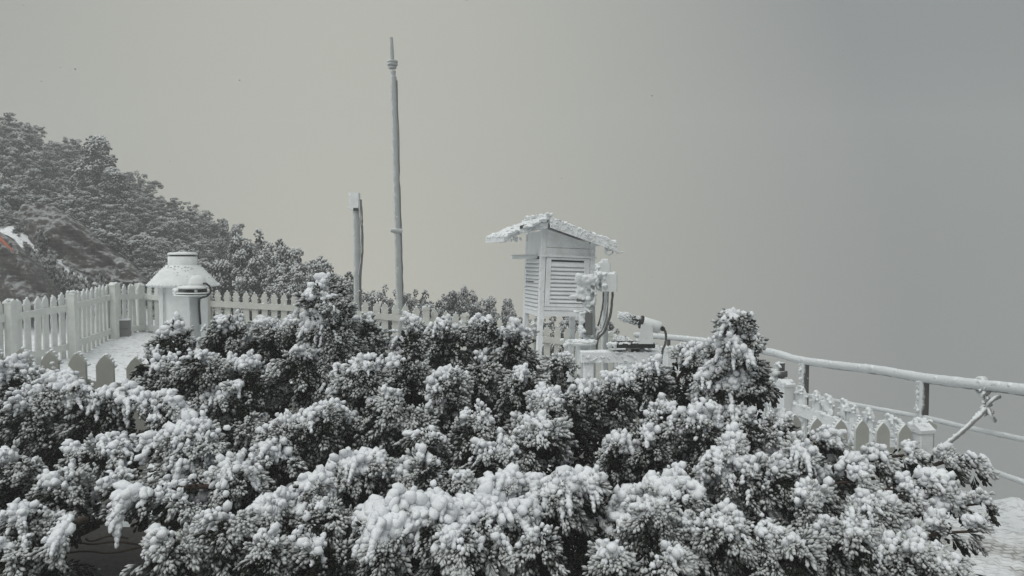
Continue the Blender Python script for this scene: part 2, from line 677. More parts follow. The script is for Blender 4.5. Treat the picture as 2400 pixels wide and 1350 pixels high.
def frond_template(k, seed):
    """a flat little spray of knobbly rimed twigs, 1 unit long along z"""
    r = np.random.default_rng(seed)
    P, D, S = [], [], []
    for i in range(k):
        z = 0.05 + 0.75 * i / k
        side = 1 if i % 2 else -1
        ang = r.uniform(0.22, 0.60)
        az = r.normal(0, 0.5) + (0 if side > 0 else math.pi)
        d = np.array([math.sin(ang) * math.cos(az), math.sin(ang) * math.sin(az), math.cos(ang)])
        if i == k - 1:
            d = np.array([r.normal(0, .1), r.normal(0, .1), 1.0])
        P.append((0, 0, z - 0.05))
        D.append(d)
        L = r.uniform(0.48, 0.78) * (1.1 - 0.4 * z)
        w = r.uniform(0.085, 0.125)
        S.append((w, w, L))
    st = RNG.bit_generator.state
    V, FC, A = place(SPV, SPF, SPA, np.array(P), frames(np.array(D)), np.array(S), r.normal(0, 0.06, k))
    RNG.bit_generator.state = st
    V = V + r.normal(0, 0.012, V.shape)
    A = A - 0.25 * np.clip(0.4 - V[:, 2], 0, 1)
    return V, FC, A


FRONDS = [frond_template(7 + (i % 2), 100 + i) for i in range(9)]
TRI_COUNT = [0]


def join(parts):
    Vs, Fs, As, o = [], [], [], 0
    for V, FC, A in parts:
        Vs.append(V)
        Fs.append(FC + o)
        As.append(A)
        o += len(V)
    return np.concatenate(Vs), np.concatenate(Fs), np.concatenate(As)


def unit(v):
    return v / np.maximum(np.linalg.norm(v, axis=-1, keepdims=True), 1e-9)


CAMP = np.array([0, 0, EYE])


def plume(spine, rad, snow=0.5, frost_shade=0.0, size=0.05, density=1.0, droop=0.15, lump=1.0, side=0.0):
    """one foxtail of a juniper branch: spine polyline (k,3), radius function values at the points.
    returns foliage (V,F,A) and lists of snow lumps (C,S)."""
    sp = np.asarray(spine, float)
    rad = np.asarray(rad, float)
    seg = np.linalg.norm(np.diff(sp, axis=0), axis=1)
    L = seg.sum()
    cum = np.concatenate([[0], np.cumsum(seg)]) / L
    area = 2 * math.pi * rad.mean() * L + 2 * rad.max() ** 2
    tang0 = unit(np.gradient(sp, axis=0))

    def at(t):
        return (np.stack([np.interp(t, cum, sp[:, i]) for i in range(3)], -1), np.interp(t, cum, rad),
                unit(np.stack([np.interp(t, cum, tang0[:, i]) for i in range(3)], -1)))
    # minor branchlets
    nm = int(max(10, area / 0.0062 * density ** 0.5))
    t = RNG.uniform(0.02, 1, nm) ** 0.85
    P0, r0, T0 = at(t)
    fr = frames(T0)
    rd = fr[..., 0]
    rd = unit(rd + np.array([0, -0.15, 0.18]))
    mdir = unit(rd * RNG.uniform(0.5, 0.95, (nm, 1)) + T0 * RNG.uniform(0.5, 1.0, (nm, 1)) + np.array([0, -0.05, 0.02]) + RNG.normal(0, 0.10, (nm, 3)))
    ml = r0 * RNG.uniform(0.85, 1.6, nm)
    mr = 0.12 * r0 + 0.010
    # fronds on the minor branchlets; the far side gets fewer
    tips = P0 + mdir * ml[:, None]
    tocam = unit(CAMP - tips)
    face = (unit(rd) * tocam).sum(1)
    keep = np.where(face < -0.2, 0.25, 1.0)
    parts = []
    per = 8.7 * density * (0.05 / size) ** 1.3
    nfr = RNG.poisson(per * keep * np.clip(ml / 0.10, 0.5, 2.2))
    idx = np.repeat(np.arange(nm), nfr)
    n = len(idx)
    u = RNG.uniform(0.25, 1.0, n) ** 0.8
    md = mdir[idx]
    fr2 = frames(md)
    ra = fr2[..., 0]
    sag = np.zeros((n, 3))
    sag[:, 2] = -droop * 1.3 * (u ** 2) * ml[idx]
    taper = np.where(u > 0.75, 1.0 - (u - 0.75) * 2.2, 1.0)
    Pf = P0[idx] + md * (ml[idx] * u)[:, None] + ra * (mr[idx] * taper * RNG.uniform(0.1, 0.9, n))[:, None] + sag
    Df = unit(md * 1.0 + ra * 0.38 + RNG.normal(0, 0.12, (n, 3)) + np.array([0, -0.15, -0.08]) + np.stack([0 * u, 0 * u, -droop * 3.2 * u], -1))
    Sf = size * RNG.uniform(0.75, 1.3, n)
    upn = Df[:, 2]
    a = frost_shade + RNG.normal(0, 0.09, n) + 0.06 * upn + 1.25 * (u - 0.72) + 0.20 * (ra[:, 2]) + RNG.normal(0, 0.10, nm)[idx] + 0.62 * (rd[:, 2] - 0.12)[idx]  # rime cover plus painted shade: undersides and inner parts go darker
    which = RNG.integers(0, len(FRONDS), n)
    for w in range(len(FRONDS)):
        s = which == w
        if s.any():
            parts.append(place(*FRONDS[w], Pf[s], frames(Df[s]), Sf[s], a[s]))
    # inner twigs, coloured near black to stand for shade in the gaps
    ni = int(area / 0.0022)
    ti = RNG.uniform(0, 0.92, ni)
    Pi, ri, Ti = at(ti)
    fri = frames(Ti)
    Pi = Pi + fri[..., 0] * (ri * RNG.uniform(0.02, 0.4, ni))[:, None]
    Di = unit(fri[..., 0] + Ti * 0.6 + RNG.normal(0, 0.4, (ni, 3)))
    Si = np.stack([np.minimum(0.008, ri * 0.1), np.minimum(0.008, ri * 0.1), np.minimum(RNG.uniform(0.03, 0.05, ni), ri * 0.5)], -1)
    parts.append(place(SPV, SPF, SPA * 0.3, Pi, frames(Di), Si, np.full(ni, -0.35)))
    fol = join(parts)
    # snow: on branchlets that look up or into the wind
    wind = np.array(WIND)
    sc = rd[:, 2] * 0.95 + (rd * wind).sum(1) * 0.35 + mdir[:, 2] * 0.25 + RNG.normal(0, 0.13, nm) + side * (rd * np.array([-0.75, -0.55, 0.2])).sum(1)
    thr = 1.12 - 1.18 * snow
    C, S, D = [], [], []
    for i in np.nonzero(sc > thr)[0]:
        amt = min(1.0, (sc[i] - thr) * 1.2 + 0.2)
        k = int(5 + 11 * amt * lump)
        base = 0.0070 + 0.0074 * amt * lump
        for j in range(k):
            uu = random.uniform(0.4, 1.08)
            r = base * random.uniform(0.45, 1.35) * (0.9 + 2.0 * mr[i])
            ang = RNG.normal(0, 1, 3) * mr[i] * 0.7
            c = P0[i] + mdir[i] * ml[i] * uu + ang
            c[2] += mr[i] * 0.95 + 0.006 - 1.3 * droop * uu * uu * ml[i]
            C.append(c)
            e = random.uniform(0.9, 1.65)
            S.append((r * random.uniform(0.8, 1.1), r, r * e))
            D.append(mdir[i] * 0.8 + ang / mr[i] * 0.35 + np.array([0, -0.1, -0.3 - 2.0 * droop * uu]))
        # fingers of rimed twigs hanging over the edge
        nf = (1 if random.random() < 0.85 else 0) + (1 if random.random() < amt * lump - 0.4 else 0) + (1 if random.random() < amt * lump - 0.9 else 0)
        for q in range(nf if amt > 0.3 and mdir[i][1] < 0.3 else 0):
            c = P0[i] + mdir[i] * ml[i] * random.uniform(0.9, 1.05) + RNG.normal(0, 1, 3) * mr[i] * 0.5
            r = base * random.uniform(0.7, 1.05)
            h = np.array([mdir[i][0] * 0.6, mdir[i][1] * 0.6 - 0.15, -0.7]) + RNG.normal(0, 0.22, 3)
            h = h / np.linalg.norm(h)
            for j in range(random.randint(2, 5 + int(3 * (lump - 0.8)))):
                c = c + h * r * 1.25 + RNG.normal(0, 0.0025, 3)
                C.append(c.copy())
                S.append((r * 0.85, r * 0.8, r * random.uniform(1.1, 1.5)))
                D.append(h + RNG.normal(0, 0.25, 3))
                r *= random.uniform(0.78, 0.98)
                h = h + np.array([0, 0, -0.12])
                h = h / np.linalg.norm(h)
    return fol, C, S, D


def bez(a, b, c, n=7):
    a, b, c = np.array(a), np.array(b), np.array(c)
    u = np.linspace(0, 1, n)[:, None]
    return (1 - u) ** 2 * a + 2 * u * (1 - u) * b + u * u * c


def shrubY(py):
    return 3.42 - (py - 760) / 590 * 1.36


# each branch: (base px,py) (tip px,py) radius px, snow, frost, depth offset, options
# a spray of the plant seen in the photograph; its distance follows the slope of the mound
def make_shrub(name, label, root_xy, branches, fillers):
    rx, ry = root_xy
    rz = gzf(rx, ry) + 0.05
    root = empty(name, (rx, ry, rz))
    tag(root, label, 'shrub', 'junipers crusted with snow')
    inv = np.array([rx, ry, rz])
    tr = MB()
    top = Vector((0.05, -0.1, 0.45))
    tr.tube([(0, 0, -0.1), (0.02, 0, 0.15), (0.04, -0.06, 0.32), top], [0.10, 0.075, 0.065, 0.05], 8, 0.12)
    tr.build('trunk', 'bark', root)
    for bi, br_ in enumerate(list(branches) + list(fillers)):
        (bx, by), (tx, ty), rp, snow, frost_shade, dY = br_[:6]
        o = br_[6] if len(br_) > 6 else {}
        Yt = o.get('Yt', shrubY(ty) + dY)
        Yb = o.get('Yb', Yt + o.get('back', 0.16))
        if not o.get('spire') and 'mid' not in o and dY < 0.25:
            bx, by = tx + (bx - tx) * 1.25 - max(-70, min(70, (tx - 1150) * 0.10)), ty + (by - ty) * 1.2
        A, T = WP(bx, by, Yb), WP(tx, ty, Yt)
        mid = (A + T) / 2 + Vector((0, 0, o.get('arch', 0.05)))
        if 'mid' in o:
            mid = WP(o['mid'][0], o['mid'][1], (Yb + Yt) / 2)
        sp = bez(A, mid, T, 8)
        Rm = 0.92 * rp * Yt / F
        u = np.linspace(0, 1, 8)
        if o.get('spire'):
            rad = Rm * np.interp(u, [0, 0.15, 0.5, 0.8, 1], [0.8, 1.0, 0.72, 0.42, 0.18])
        else:
            rad = Rm * np.interp(u, [0, 0.3, 0.7, 0.9, 1], [0.75, 1.0, 0.95, 0.66, 0.36])
        fol, C, S, D = plume(sp, rad, snow, frost_shade, o.get('size', 0.050 + 0.003 * (Yt - 2.2)), o.get('density', 1.0), o.get('droop', 0.26), o.get('lump', 1.0), o.get('side', 0.38 if o.get('lump', 1) > 1.25 else 0.08))
        st = MB()
        a3 = Vector(sp[0]) - Vector(inv)
        bend = Vector((a3.x * 0.55, a3.y * 0.55, max(0.12, a3.z * 0.6)))
        pts = [Vector(p) for p in bez(top * 0.7, bend, a3, 6)] + [Vector(p) - Vector(inv) for p in sp[1:]]
        rr = list(np.linspace(0.026, 0.012, 6)) + list(np.linspace(0.011, 0.004, len(sp) - 1))
        st.tube(pts, rr, 5, 0.1)
        ob = st.build('branch', 'bark', root)
        V, FC, A_ = fol
        TRI_COUNT[0] += len(FC)
        fo = link('foliage', mesh_np('foliage', V - inv, FC, o.get('mat', 'juniper_frosted'), A_), ob)
        fo['kind'] = 'stuff'
        if len(C):
            C = np.array(C) - inv
            S = np.array(S)
            me = lumps_mesh('snow', C, S, 'snow_lumps', 2 if Yt < 2.42 and o.get('lump', 1) > 1.4 else 1, 0.2, D)
            TRI_COUNT[0] += len(me.polygons)
            so = link('snow', me, ob)
            so['kind'] = 'stuff'
    return root


LOW = dict(mat='juniper_frosted')
left_b = [
    ((20, 1010), (40, 885), 75, 0.75, 0.0, 0.0, {}),
    ((-60, 980), (-10, 905), 85, 0.6, 0.0, 0.1, {}),
    ((10, 930), (185, 925), 46, 1.0, -0.05, 0.0, dict(arch=0.03, lump=1.3)),
    ((150, 955), (320, 935), 42, 1.0, -0.05, 0.0, dict(arch=0.0, lump=1.3)),
    ((290, 940), (420, 985), 44, 1.0, -0.05, 0.0, dict(arch=0.02, lump=1.2)),
    ((395, 1000), (560, 915), 46, 0.95, -0.05, 0.0, dict(arch=-0.01, lump=1.15)),
    ((60, 1060), (70, 980), 90, 0.2, -0.05, 0.1, {}),
    ((180, 1040), (230, 975), 80, 0.1, -0.05, 0.15, {}),
    ((130, 1100), (280, 1065), 55, 0.55, 0.05, 0.0, dict(arch=0.06)),
    ((60, 1190), (20, 1100), 80, 0.4, 0.05, 0.0, {}),
    ((150, 1220), (120, 1150), 75, 0.55, 0.05, 0.0, {}),
    ((240, 1190), (290, 1150), 60, 0.35, 0.0, 0.0, {}),
    ((60, 1300), (60, 1230), 80, 0.3, 0.05, 0.0, dict(droop=0.35)),
    ((130, 1230), (130, 1290), 32, 0.8, 0.1, -0.05, dict(droop=0.4)),
    ((-40, 1200), (-60, 1130), 90, 0.4, 0.0, 0.1, {}),
    ((20, 1340), (10, 1310), 60, 0.2, 0.0, 0.0, {}),
]
mid_b = [
    # far row against the garden
    ((400, 900), (410, 790), 62, 0.62, 0.0, 0.0, {}),
    ((340, 900), (350, 850), 45, 0.5, 0.0, 0.05, {}),
    ((500, 860), (530, 775), 62, 0.7, 0.0, 0.0, {}),
    ((610, 860), (625, 785), 65, 0.65, 0.0, 0.05, {}),
    ((700, 840), (700, 770), 42, 0.8, 0.0, 0.0, {}),
    ((795, 900), (762, 668), 78, 0.85, -0.1, 0.0, dict(spire=True, Yt=3.3, Yb=3.36, side=0.7)),
    ((745, 850), (742, 690), 38, 1.0, 0.0, -0.03, dict(Yt=3.25, Yb=3.3, lump=1.35)),
    ((860, 860), (850, 775), 52, 0.75, 0.0, 0.05, {}),
    ((950, 860), (960, 785), 60, 0.75, 0.0, 0.0, {}),
    ((1050, 860), (1060, 780), 60, 0.85, 0.0, 0.0, {}),
    ((1130, 860), (1150, 768), 55, 0.85, 0.0, 0.0, {}),
    ((1210, 900), (1205, 800), 60, 0.7, 0.0, 0.0, {}),
    ((1320, 960), (1315, 838), 55, 0.45, 0.15, 0.05, dict(spire=True)),
    # middle rows
    ((470, 990), (480, 860), 85, 0.5, 0.0, 0.0, {}),
    ((380, 960), (390, 880), 70, 0.45, 0.0, 0.05, {}),
    ((560, 960), (590, 880), 80, 0.45, 0.0, 0.05, {}),
    ((690, 940), (715, 850), 70, 0.6, 0.0, 0.0, {}),
    ((800, 990), (850, 885), 82, 0.75, 0.0, 0.0, {}),
    ((930, 940), (950, 870), 65, 0.5, 0.0, 0.05, {}),
    ((1150, 960), (1130, 870), 75, 0.4, 0.05, 0.1, {}),
    ((1240, 960), (1230, 890), 62, 0.5, 0.0, 0.05, {}),
    ((560, 1080), (540, 1000), 70, 0.3, -0.05, 0.15, {}),
    ((600, 1075), (780, 975), 62, 0.82, 0.0, 0.0, dict(arch=0.03)),
    ((690, 1080), (650, 1030), 70, 0.45, 0.0, 0.1, {}),
    ((1060, 1060), (1045, 890), 66, 0.98, 0.0, 0.0, dict(lump=1.3, side=0.5)),
    ((980, 1040), (910, 960), 75, 0.25, 0.12, 0.05, dict(droop=0.3)),
    ((1010, 1090), (985, 1020), 45, 0.85, 0.1, -0.05, {}),
    ((880, 1070), (850, 1000), 80, 0.15, 0.0, 0.15, {}),
    ((1150, 1060), (1110, 1000), 80, 0.2, 0.1, 0.1, {}),
    ((1230, 1070), (1310, 945), 72, 0.85, 0.0, 0.0, {}),
    ((1180, 1100), (1300, 1020), 62, 0.7, 0.1, -0.05, dict(arch=0.02)),
    ((1210, 1130), (1150, 1080), 75, 0.35, 0.12, 0.05, {}),
    ((1390, 1000), (1390, 930), 60, 0.6, 0.0, 0.05, {}),
    # near rows
    ((460, 1210), (435, 1040), 112, 1.0, 0.05, -0.05, dict(lump=1.5, back=0.08, side=0.55)),
    ((490, 1230), (555, 1125), 84, 0.98, 0.1, 0.0, dict(lump=1.3)),
    ((410, 1150), (285, 1185), 34, 1.15, 0.0, -0.05, dict(lump=1.8)),
    ((420, 1280), (400, 1190), 95, 0.35, 0.12, -0.02, dict(droop=0.35)),
    ((520, 1320), (520, 1240), 95, 0.3, 0.1, 0.0, dict(droop=0.35)),
    ((390, 1340), (380, 1290), 75, 0.5, 0.1, 0.0, {}),
    ((640, 1130), (620, 1090), 65, 0.5, 0.05, 0.05, {}),
    ((600, 1225), (875, 1095), 70, 1.0, 0.0, 0.0, dict(lump=1.4, arch=0.02)),
    ((700, 1260), (620, 1215), 60, 0.85, 0.05, 0.0, dict(droop=0.35)),
    ((780, 1290), (760, 1220), 85, 0.2, -0.05, 0.05, {}),
    ((1000, 1200), (990, 1095), 72, 0.85, 0.05, 0.0, dict(lump=1.1)),
    ((930, 1180), (920, 1120), 55, 0.7, 0.0, 0.05, {}),
    ((1070, 1180), (1060, 1140), 50, 0.6, 0.1, 0.0, {}),
    ((1180, 1230), (1380, 1150), 70, 1.0, 0.05, 0.0, dict(lump=1.5, arch=0.02)),
    ((1150, 1200), (1200, 1140), 62, 0.95, 0.05, 0.0, dict(lump=1.4)),
    ((1140, 1265), (890, 1235), 96, 1.0, 0.05, 0.0, dict(lump=1.55, droop=0.3)),
    ((1080, 1290), (1220, 1215), 80, 0.98, 0.08, 0.0, dict(lump=1.4, droop=0.3)),
    ((1150, 1330), (1060, 1280), 90, 0.5, 0.12, 0.0, dict(droop=0.4)),
    ((1040, 1310), (1000, 1225), 82, 1.0, 0.05, -0.02, dict(lump=1.5, droop=0.3)),
    ((1170, 1300), (1120, 1215), 76, 1.0, 0.05, 0.0, dict(lump=1.45, droop=0.3)),
    ((1290, 1230), (1290, 1150), 62, 1.0, 0.05, 0.0, dict(lump=1.45)),
    ((750, 1230), (730, 1155), 56, 1.0, 0.05, 0.0, dict(lump=1.4, droop=0.3)),
    ((660, 1250), (640, 1195), 52, 1.0, 0.05, 0.0, dict(lump=1.35, droop=0.35)),
    ((900, 1340), (880, 1290), 60, 0.8, 0.05, 0.0, dict(droop=0.35)),
    ((1280, 1340), (1260, 1280), 75, 0.2, 0.12, 0.05, dict(droop=0.4)),
    ((760, 1360), (740, 1310), 85, 0.1, -0.1, 0.05, {}),
    ((620, 1370), (610, 1310), 85, 0.3, 0.0, 0.0, {}),
]
right_b = [
    ((1460, 980), (1450, 910), 60, 0.6, 0.0, 0.0, {}),
    ((1530, 950), (1525, 880), 52, 0.75, 0.0, 0.0, {}),
    ((1610, 930), (1620, 850), 58, 0.8, -0.05, 0.0, {}),
    ((1715, 1010), (1728, 752), 88, 1.12, -0.05, 0.0, dict(spire=True, Yt=3.0, Yb=3.08, lump=1.4, side=0.9)),
    ((1700, 960), (1665, 900), 48, 0.9, 0.0, -0.05, dict(lump=1.2)),
    ((1730, 930), (1795, 895), 42, 0.85, -0.1, 0.0, dict(Yt=3.0, Yb=3.05, arch=0.04, lump=1.1)),
    ((1755, 860), (1772, 820), 24, 0.75, -0.1, 0.0, dict(Yt=3.0, Yb=3.02, droop=0.3)),
    ((1560, 1040), (1560, 975), 62, 0.7, 0.0, 0.0, {}),
    ((1660, 1080), (1650, 1005), 75, 0.9, 0.0, 0.0, dict(lump=1.1)),
    ((1480, 1110), (1458, 1045), 42, 0.9, 0.05, 0.0, dict(lump=1.1)),
    ((1540, 1120), (1530, 1040), 65, 0.6, 0.05, 0.05, {}),
    ((1770, 1060), (1750, 1000), 60, 0.35, 0.0, 0.05, {}),
    ((1850, 1085), (1830, 1005), 56, 0.35, 0.18, 0.05, dict(droop=0.25)),
    ((1850, 1100), (1940, 1040), 52, 0.6, 0.15, 0.0, {}),
    ((2000, 1130), (2130, 1065), 54, 0.6, 0.15, 0.0, {}),
    ((2080, 1150), (2300, 1095), 34, 0.85, 0.05, 0.0, dict(mid=(2240, 1040), droop=0.3, Yt=3.0, Yb=3.1)),
    ((2080, 1210), (2200, 1150), 58, 0.55, 0.15, 0.0, {}),
    ((1960, 1170), (2010, 1130), 60, 0.5, 0.15, 0.0, {}),
    ((1900, 1140), (1890, 1100), 60, 0.6, 0.1, 0.0, {}),
    ((2090, 1260), (2300, 1180), 40, 0.4, 0.15, 0.0, {}),
    ((2110, 1300), (2290, 1245), 46, 0.4, 0.15, 0.0, {}),
    ((2040, 1260), (2080, 1210), 75, 0.45, 0.12, 0.0, {}),
    ((1620, 1180), (1590, 1150), 60, 0.85, 0.05, 0.05, {}),
    ((1700, 1180), (1730, 1075), 78, 0.95, 0.05, 0.0, dict(lump=1.35)),
    ((1790, 1200), (1830, 1120), 72, 0.8, 0.1, 0.0, dict(lump=1.1)),
    ((1440, 1250), (1620, 1155), 70, 0.95, 0.05, -0.05, dict(lump=1.35, arch=0.02, droop=0.25)),
    ((1560, 1280), (1530, 1220), 90, 0.55, 0.12, 0.0, dict(droop=0.35)),
    ((1640, 1290), (1800, 1265), 75, 0.4, 0.15, 0.0, dict(droop=0.3)),
    ((1710, 1330), (1690, 1250), 90, 0.25, 0.12, 0.0, dict(droop=0.35)),
    ((1900, 1260), (1920, 1180), 82, 0.45, 0.12, 0.0, {}),
    ((1990, 1330), (2010, 1270), 80, 0.3, 0.12, 0.0, dict(droop=0.3)),
    ((2110, 1350), (2190, 1310), 75, 0.3, 0.15, 0.0, {}),
    ((1880, 1350), (1860, 1300), 80, 0.3, 0.05, 0.0, {}),
    ((1450, 1350), (1440, 1315), 50, 0.6, 0.1, 0.0, {}),
    ((1560, 1370), (1570, 1330), 75, 0.2, 0.1, 0.0, {}),
    ((2240, 1390), (2270, 1340), 60, 0.5, 0.1, 0.0, {}),
]


def fill(x0, x1, top, n, seed, skip=None):
    """inner sprays behind the outer ones: unfrosted, and darkened so their colour paints shade into the gaps"""
    r = random.Random(seed)
    out = []
    for i in range(n):
        px = x0 + (x1 - x0) * (i + r.random()) / n
        t0 = np.interp(px, [p[0] for p in top], [p[1] for p in top])
        py = t0 + 70 + (1380 - t0 - 70) * ((i * 0.381966) % 1.0)
        if skip and skip(px, py):
            continue
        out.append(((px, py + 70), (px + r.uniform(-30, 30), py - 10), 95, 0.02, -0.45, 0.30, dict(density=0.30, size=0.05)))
    return out


TOPL = [(-80, 860), (100, 880), (330, 910), (480, 960)]
TOPM = [(330, 860), (500, 780), (700, 790), (770, 760), (900, 800), (1150, 780), (1400, 900)]
TOPR = [(1400, 930), (1620, 880), (1720, 850), (1800, 960), (2000, 1090), (2200, 1120), (2260, 1200)]
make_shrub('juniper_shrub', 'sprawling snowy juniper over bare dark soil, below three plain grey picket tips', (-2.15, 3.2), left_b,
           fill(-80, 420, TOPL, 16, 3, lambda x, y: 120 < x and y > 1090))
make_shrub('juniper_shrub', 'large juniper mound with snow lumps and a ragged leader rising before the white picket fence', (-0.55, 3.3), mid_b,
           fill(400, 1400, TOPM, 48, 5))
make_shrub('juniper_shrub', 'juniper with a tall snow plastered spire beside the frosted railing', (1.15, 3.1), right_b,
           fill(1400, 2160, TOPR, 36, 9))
for o in bpy.data.objects:
    if o.name == 'juniper_shrub':
        for pts in (((140, 1262), (210, 1275), (270, 1270), (335, 1278)), ((120, 1300), (200, 1292), (260, 1296), (330, 1282)), ((60, 1345), (100, 1320), (130, 1296)), ((200, 1262), (215, 1268), (260, 1256), (300, 1262))):
            MB().tube(smooth_pts([WP(a, b, 2.55) - o.location for a, b in pts]), 0.0035, 5, 0.2).build('twig', 'bark', o)

# ------------------------------------------------------------------ rocks beyond the fence


def loft_rock(name, label, top, Yt, base, Yb, depth, seed, amp=0.12):
    """a weathered outcrop: ridge line and front foot line taken from the photograph, its back falling away behind"""
    nu, rows = 150, 64
    ux = np.linspace(0, 1, nu)

    def line(pts, Y):
        P = np.array([WP(p[0], p[1], Y + (p[2] if len(p) > 2 else 0))[:] for p in pts])
        t = np.linspace(0, 1, len(pts))
        return np.stack([np.interp(ux, t, P[:, i]) for i in range(3)], -1)
    T, B = line(top, Yt), line(base, Yb)
    K = T.copy()
    K[:, 1] += depth
    K[:, 2] -= depth * 0.75
    V = np.zeros((rows, nu, 3))
    for j in range(rows):
        v = j / (rows - 1)
        if v < 0.6:
            w = v / 0.6
            e = math.sin(w * math.pi / 2)
            P = B * (1 - w) + T * w
            P[:, 2] = B[:, 2] * (1 - e) + T[:, 2] * e
        else:
            w = (v - 0.6) / 0.4
            P = T * (1 - w) + K * w
        V[j] = P
    for j in range(rows):
        for i in range(nu):
            p = Vector(V[j, i])
            # bedding runs down to the right
            q = Vector((p.x * 0.8 + p.z * 0.4, p.y, (p.z + p.x * 0.62) * 2.6))
            a = mnoise.fractal(q * 1.1 + Vector((seed, 0, 0)), 0.9, 2.1, 5)
            b2 = mnoise.fractal(p * 3.2 + Vector((0, seed, 0)), 0.8, 2.0, 4)
            d = amp * 2.2 * a + 0.09 * b2 + 0.05 * mnoise.noise(p * 9.0)
            V[j, i] += np.array([0.2 * d, -d, 0.35 * d])
    I = np.arange(rows * nu).reshape(rows, nu)
    FC = np.stack([I[:-1, :-1], I[:-1, 1:], I[1:, 1:], I[1:, :-1]], -1).reshape(-1, 4)
    V = V.reshape(-1, 3)
    o = link(name, mesh_np(name, V, FC, 'dark_rock', None, False))
    return tag(o, label, 'rock')


loft_rock('rock_outcrop', 'long dark rock outcrop with slanting bedding, frosted edges, below the hillside junipers',
          [(15, 540), (58, 476), (112, 474), (165, 502), (208, 534), (222, 558), (262, 582), (302, 610), (332, 642), (356, 664)], 13.9,
          [(30, 562), (70, 572), (105, 592), (140, 614), (190, 636), (235, 648), (275, 656), (310, 660), (335, 664), (358, 670)], 13.1, 1.6, 3.0)
loft_rock('boulder', 'rounded near-black boulder with an orange marker pole lying on its shoulder',
          [(-180, 520), (-60, 520), (0, 545), (35, 562), (72, 604), (100, 640), (120, 680), (132, 720)], 11.7,
          [(-180, 740), (-60, 740), (0, 740), (35, 740), (70, 740), (95, 740), (120, 740), (136, 740)], 11.0, 1.2, 8.0, 0.10)
mk = MB()
a, b2 = WP(-40, 515, 11.35), WP(29, 592, 11.28)
mk.tube([a, a.lerp(b2, 0.5), b2], [0.036, 0.036, 0.034], 8, 0.05)
tag(mk.build('marker_pole', 'orange_paint'), 'faded orange marker pole lying against the dark boulder', 'pole')

# ------------------------------------------------------------------ frosted scrub and trees on the slope


def crown_mesh(seed, spire=False, n=620):
    r = np.random.default_rng(seed)
    lobes = []
    k = 90
    tips = [(0.42 * math.sqrt(r.uniform(0, 1)), r.uniform(0, 6.28), r.uniform(0.7, 1.0)) for q in range(9)]
    for i in range(k):
        if spire:
            h = r.uniform(0.12, 1.0)
            w = (0.36 * (1.02 - h) ** 0.8) * r.uniform(0.5, 1.0) + 0.02
            a = r.uniform(0, 6.28)
            lobes.append((w * math.cos(a), w * math.sin(a), h - 0.05, 0.045 + 0.05 * (1 - h)))
        else:
            # a clump of leaders of uneven height
            R_, A_, H_ = tips[i % 9]
            v = r.uniform(0.1, 1.0)
            w = 0.27 * (1.08 - v) ** 0.6 * r.uniform(0.35, 1.0)
            a = r.uniform(0, 6.28)
            lobes.append((R_ * math.cos(A_) * (0.6 + 0.4 * v) + w * math.cos(a), R_ * math.sin(A_) * (0.6 + 0.4 * v) + w * math.sin(a), v * H_ * (1 - 0.4 * R_), 0.04 + 0.055 * (1 - v)))
    lobes = np.array(lobes)
    w = r.integers(0, k, n)
    D = unit(r.normal(0, 1, (n, 3)) + np.array([0, -0.2, 0.35]))
    P = lobes[w, :3] + D * (lobes[w, 3] * r.uniform(0.35, 1.0, n))[:, None]
    S = np.stack([r.uniform(0.010, 0.019, n), r.uniform(0.010, 0.019, n), r.uniform(0.025, 0.05, n)], -1)
    a = 0.42 * D[:, 2] + r.normal(0, 0.10, n) + 0.30 * (P[:, 2] - 0.55) - 0.16 + 0.16 * r.normal(0, 1, k)[w]
    V, FC, A = place(SPV, SPF, SPA, P, frames(unit(D + r.normal(0, 0.35, (n, 3)))), S, a)
    return mesh_np('crown', V, FC, 'far_juniper', A)


CROWNS = [crown_mesh(40 + i, False, 3400) for i in range(7)]
SPIRES = [crown_mesh(80 + i, True, 3000) for i in range(3)]
tk = MB()
tk.tube([(0, 0, -0.4), (0.02, 0.01, 0.2), (-0.02, 0, 0.5)], [0.06, 0.045, 0.02], 6, 0.1)
for dx, dy in ((0.2, 0.1), (-0.22, 0.05), (0.05, -0.2)):
    tk.tube([(0, 0, 0.15), (dx * 0.6, dy * 0.6, 0.38), (dx, dy, 0.55)], [0.03, 0.02, 0.01], 5)
TRUNK = tk.me('trunk', 'bark')


def tree(name, x, y, w, h, mesh, label, group, z=None, rz=None):
    z = gzf(x, y) - 0.05 if z is None else z
    o = empty(name, (x, y, z), random.uniform(0, 6.28) if rz is None else rz)
    o.scale = (w, w, h)
    tag(o, label, 'tree', group)
    link('trunk', TRUNK, o)
    link('crown', mesh, o)
    return o


HG = 'frosted junipers covering the mountainside'
rr = random.Random(21)
pts = []
tries = 0
while len(pts) < 240 and tries < 9000:
    tries += 1
    y = rr.uniform(12.4, 25.2)
    x = rr.uniform(-19.5, -3.0)
    px = 1200 + F * x / y
    if px < -90 or px > 640:
        continue
    if px < 380 and y < 15.4:
        continue
    if y > 12.4 + 13.0 * sstep(-4.0, -9.0, x) + 0.8:
        continue
    if all((x - a) ** 2 + (y - b_) ** 2 > (0.44 + 0.012 * b_) ** 2 for a, b_ in pts):
        pts.append((x, y))
def hill_label(x, y):
    px = 1200 + F * x / y
    if y > 22.5:
        return 'frosted juniper bush on the crest of the mountainside above the tall spire' if px < 228 else 'frosted juniper bush on the crest of the mountainside below the tall spire'
    if y < 15.5:
        return 'frosted juniper bush rising straight behind the picket fence and white drum'
    if px < 360:
        return 'frosted juniper bush on the slope right above the long rock outcrop'
    return 'frosted juniper bush midway up the slope between rock outcrop and skyline'


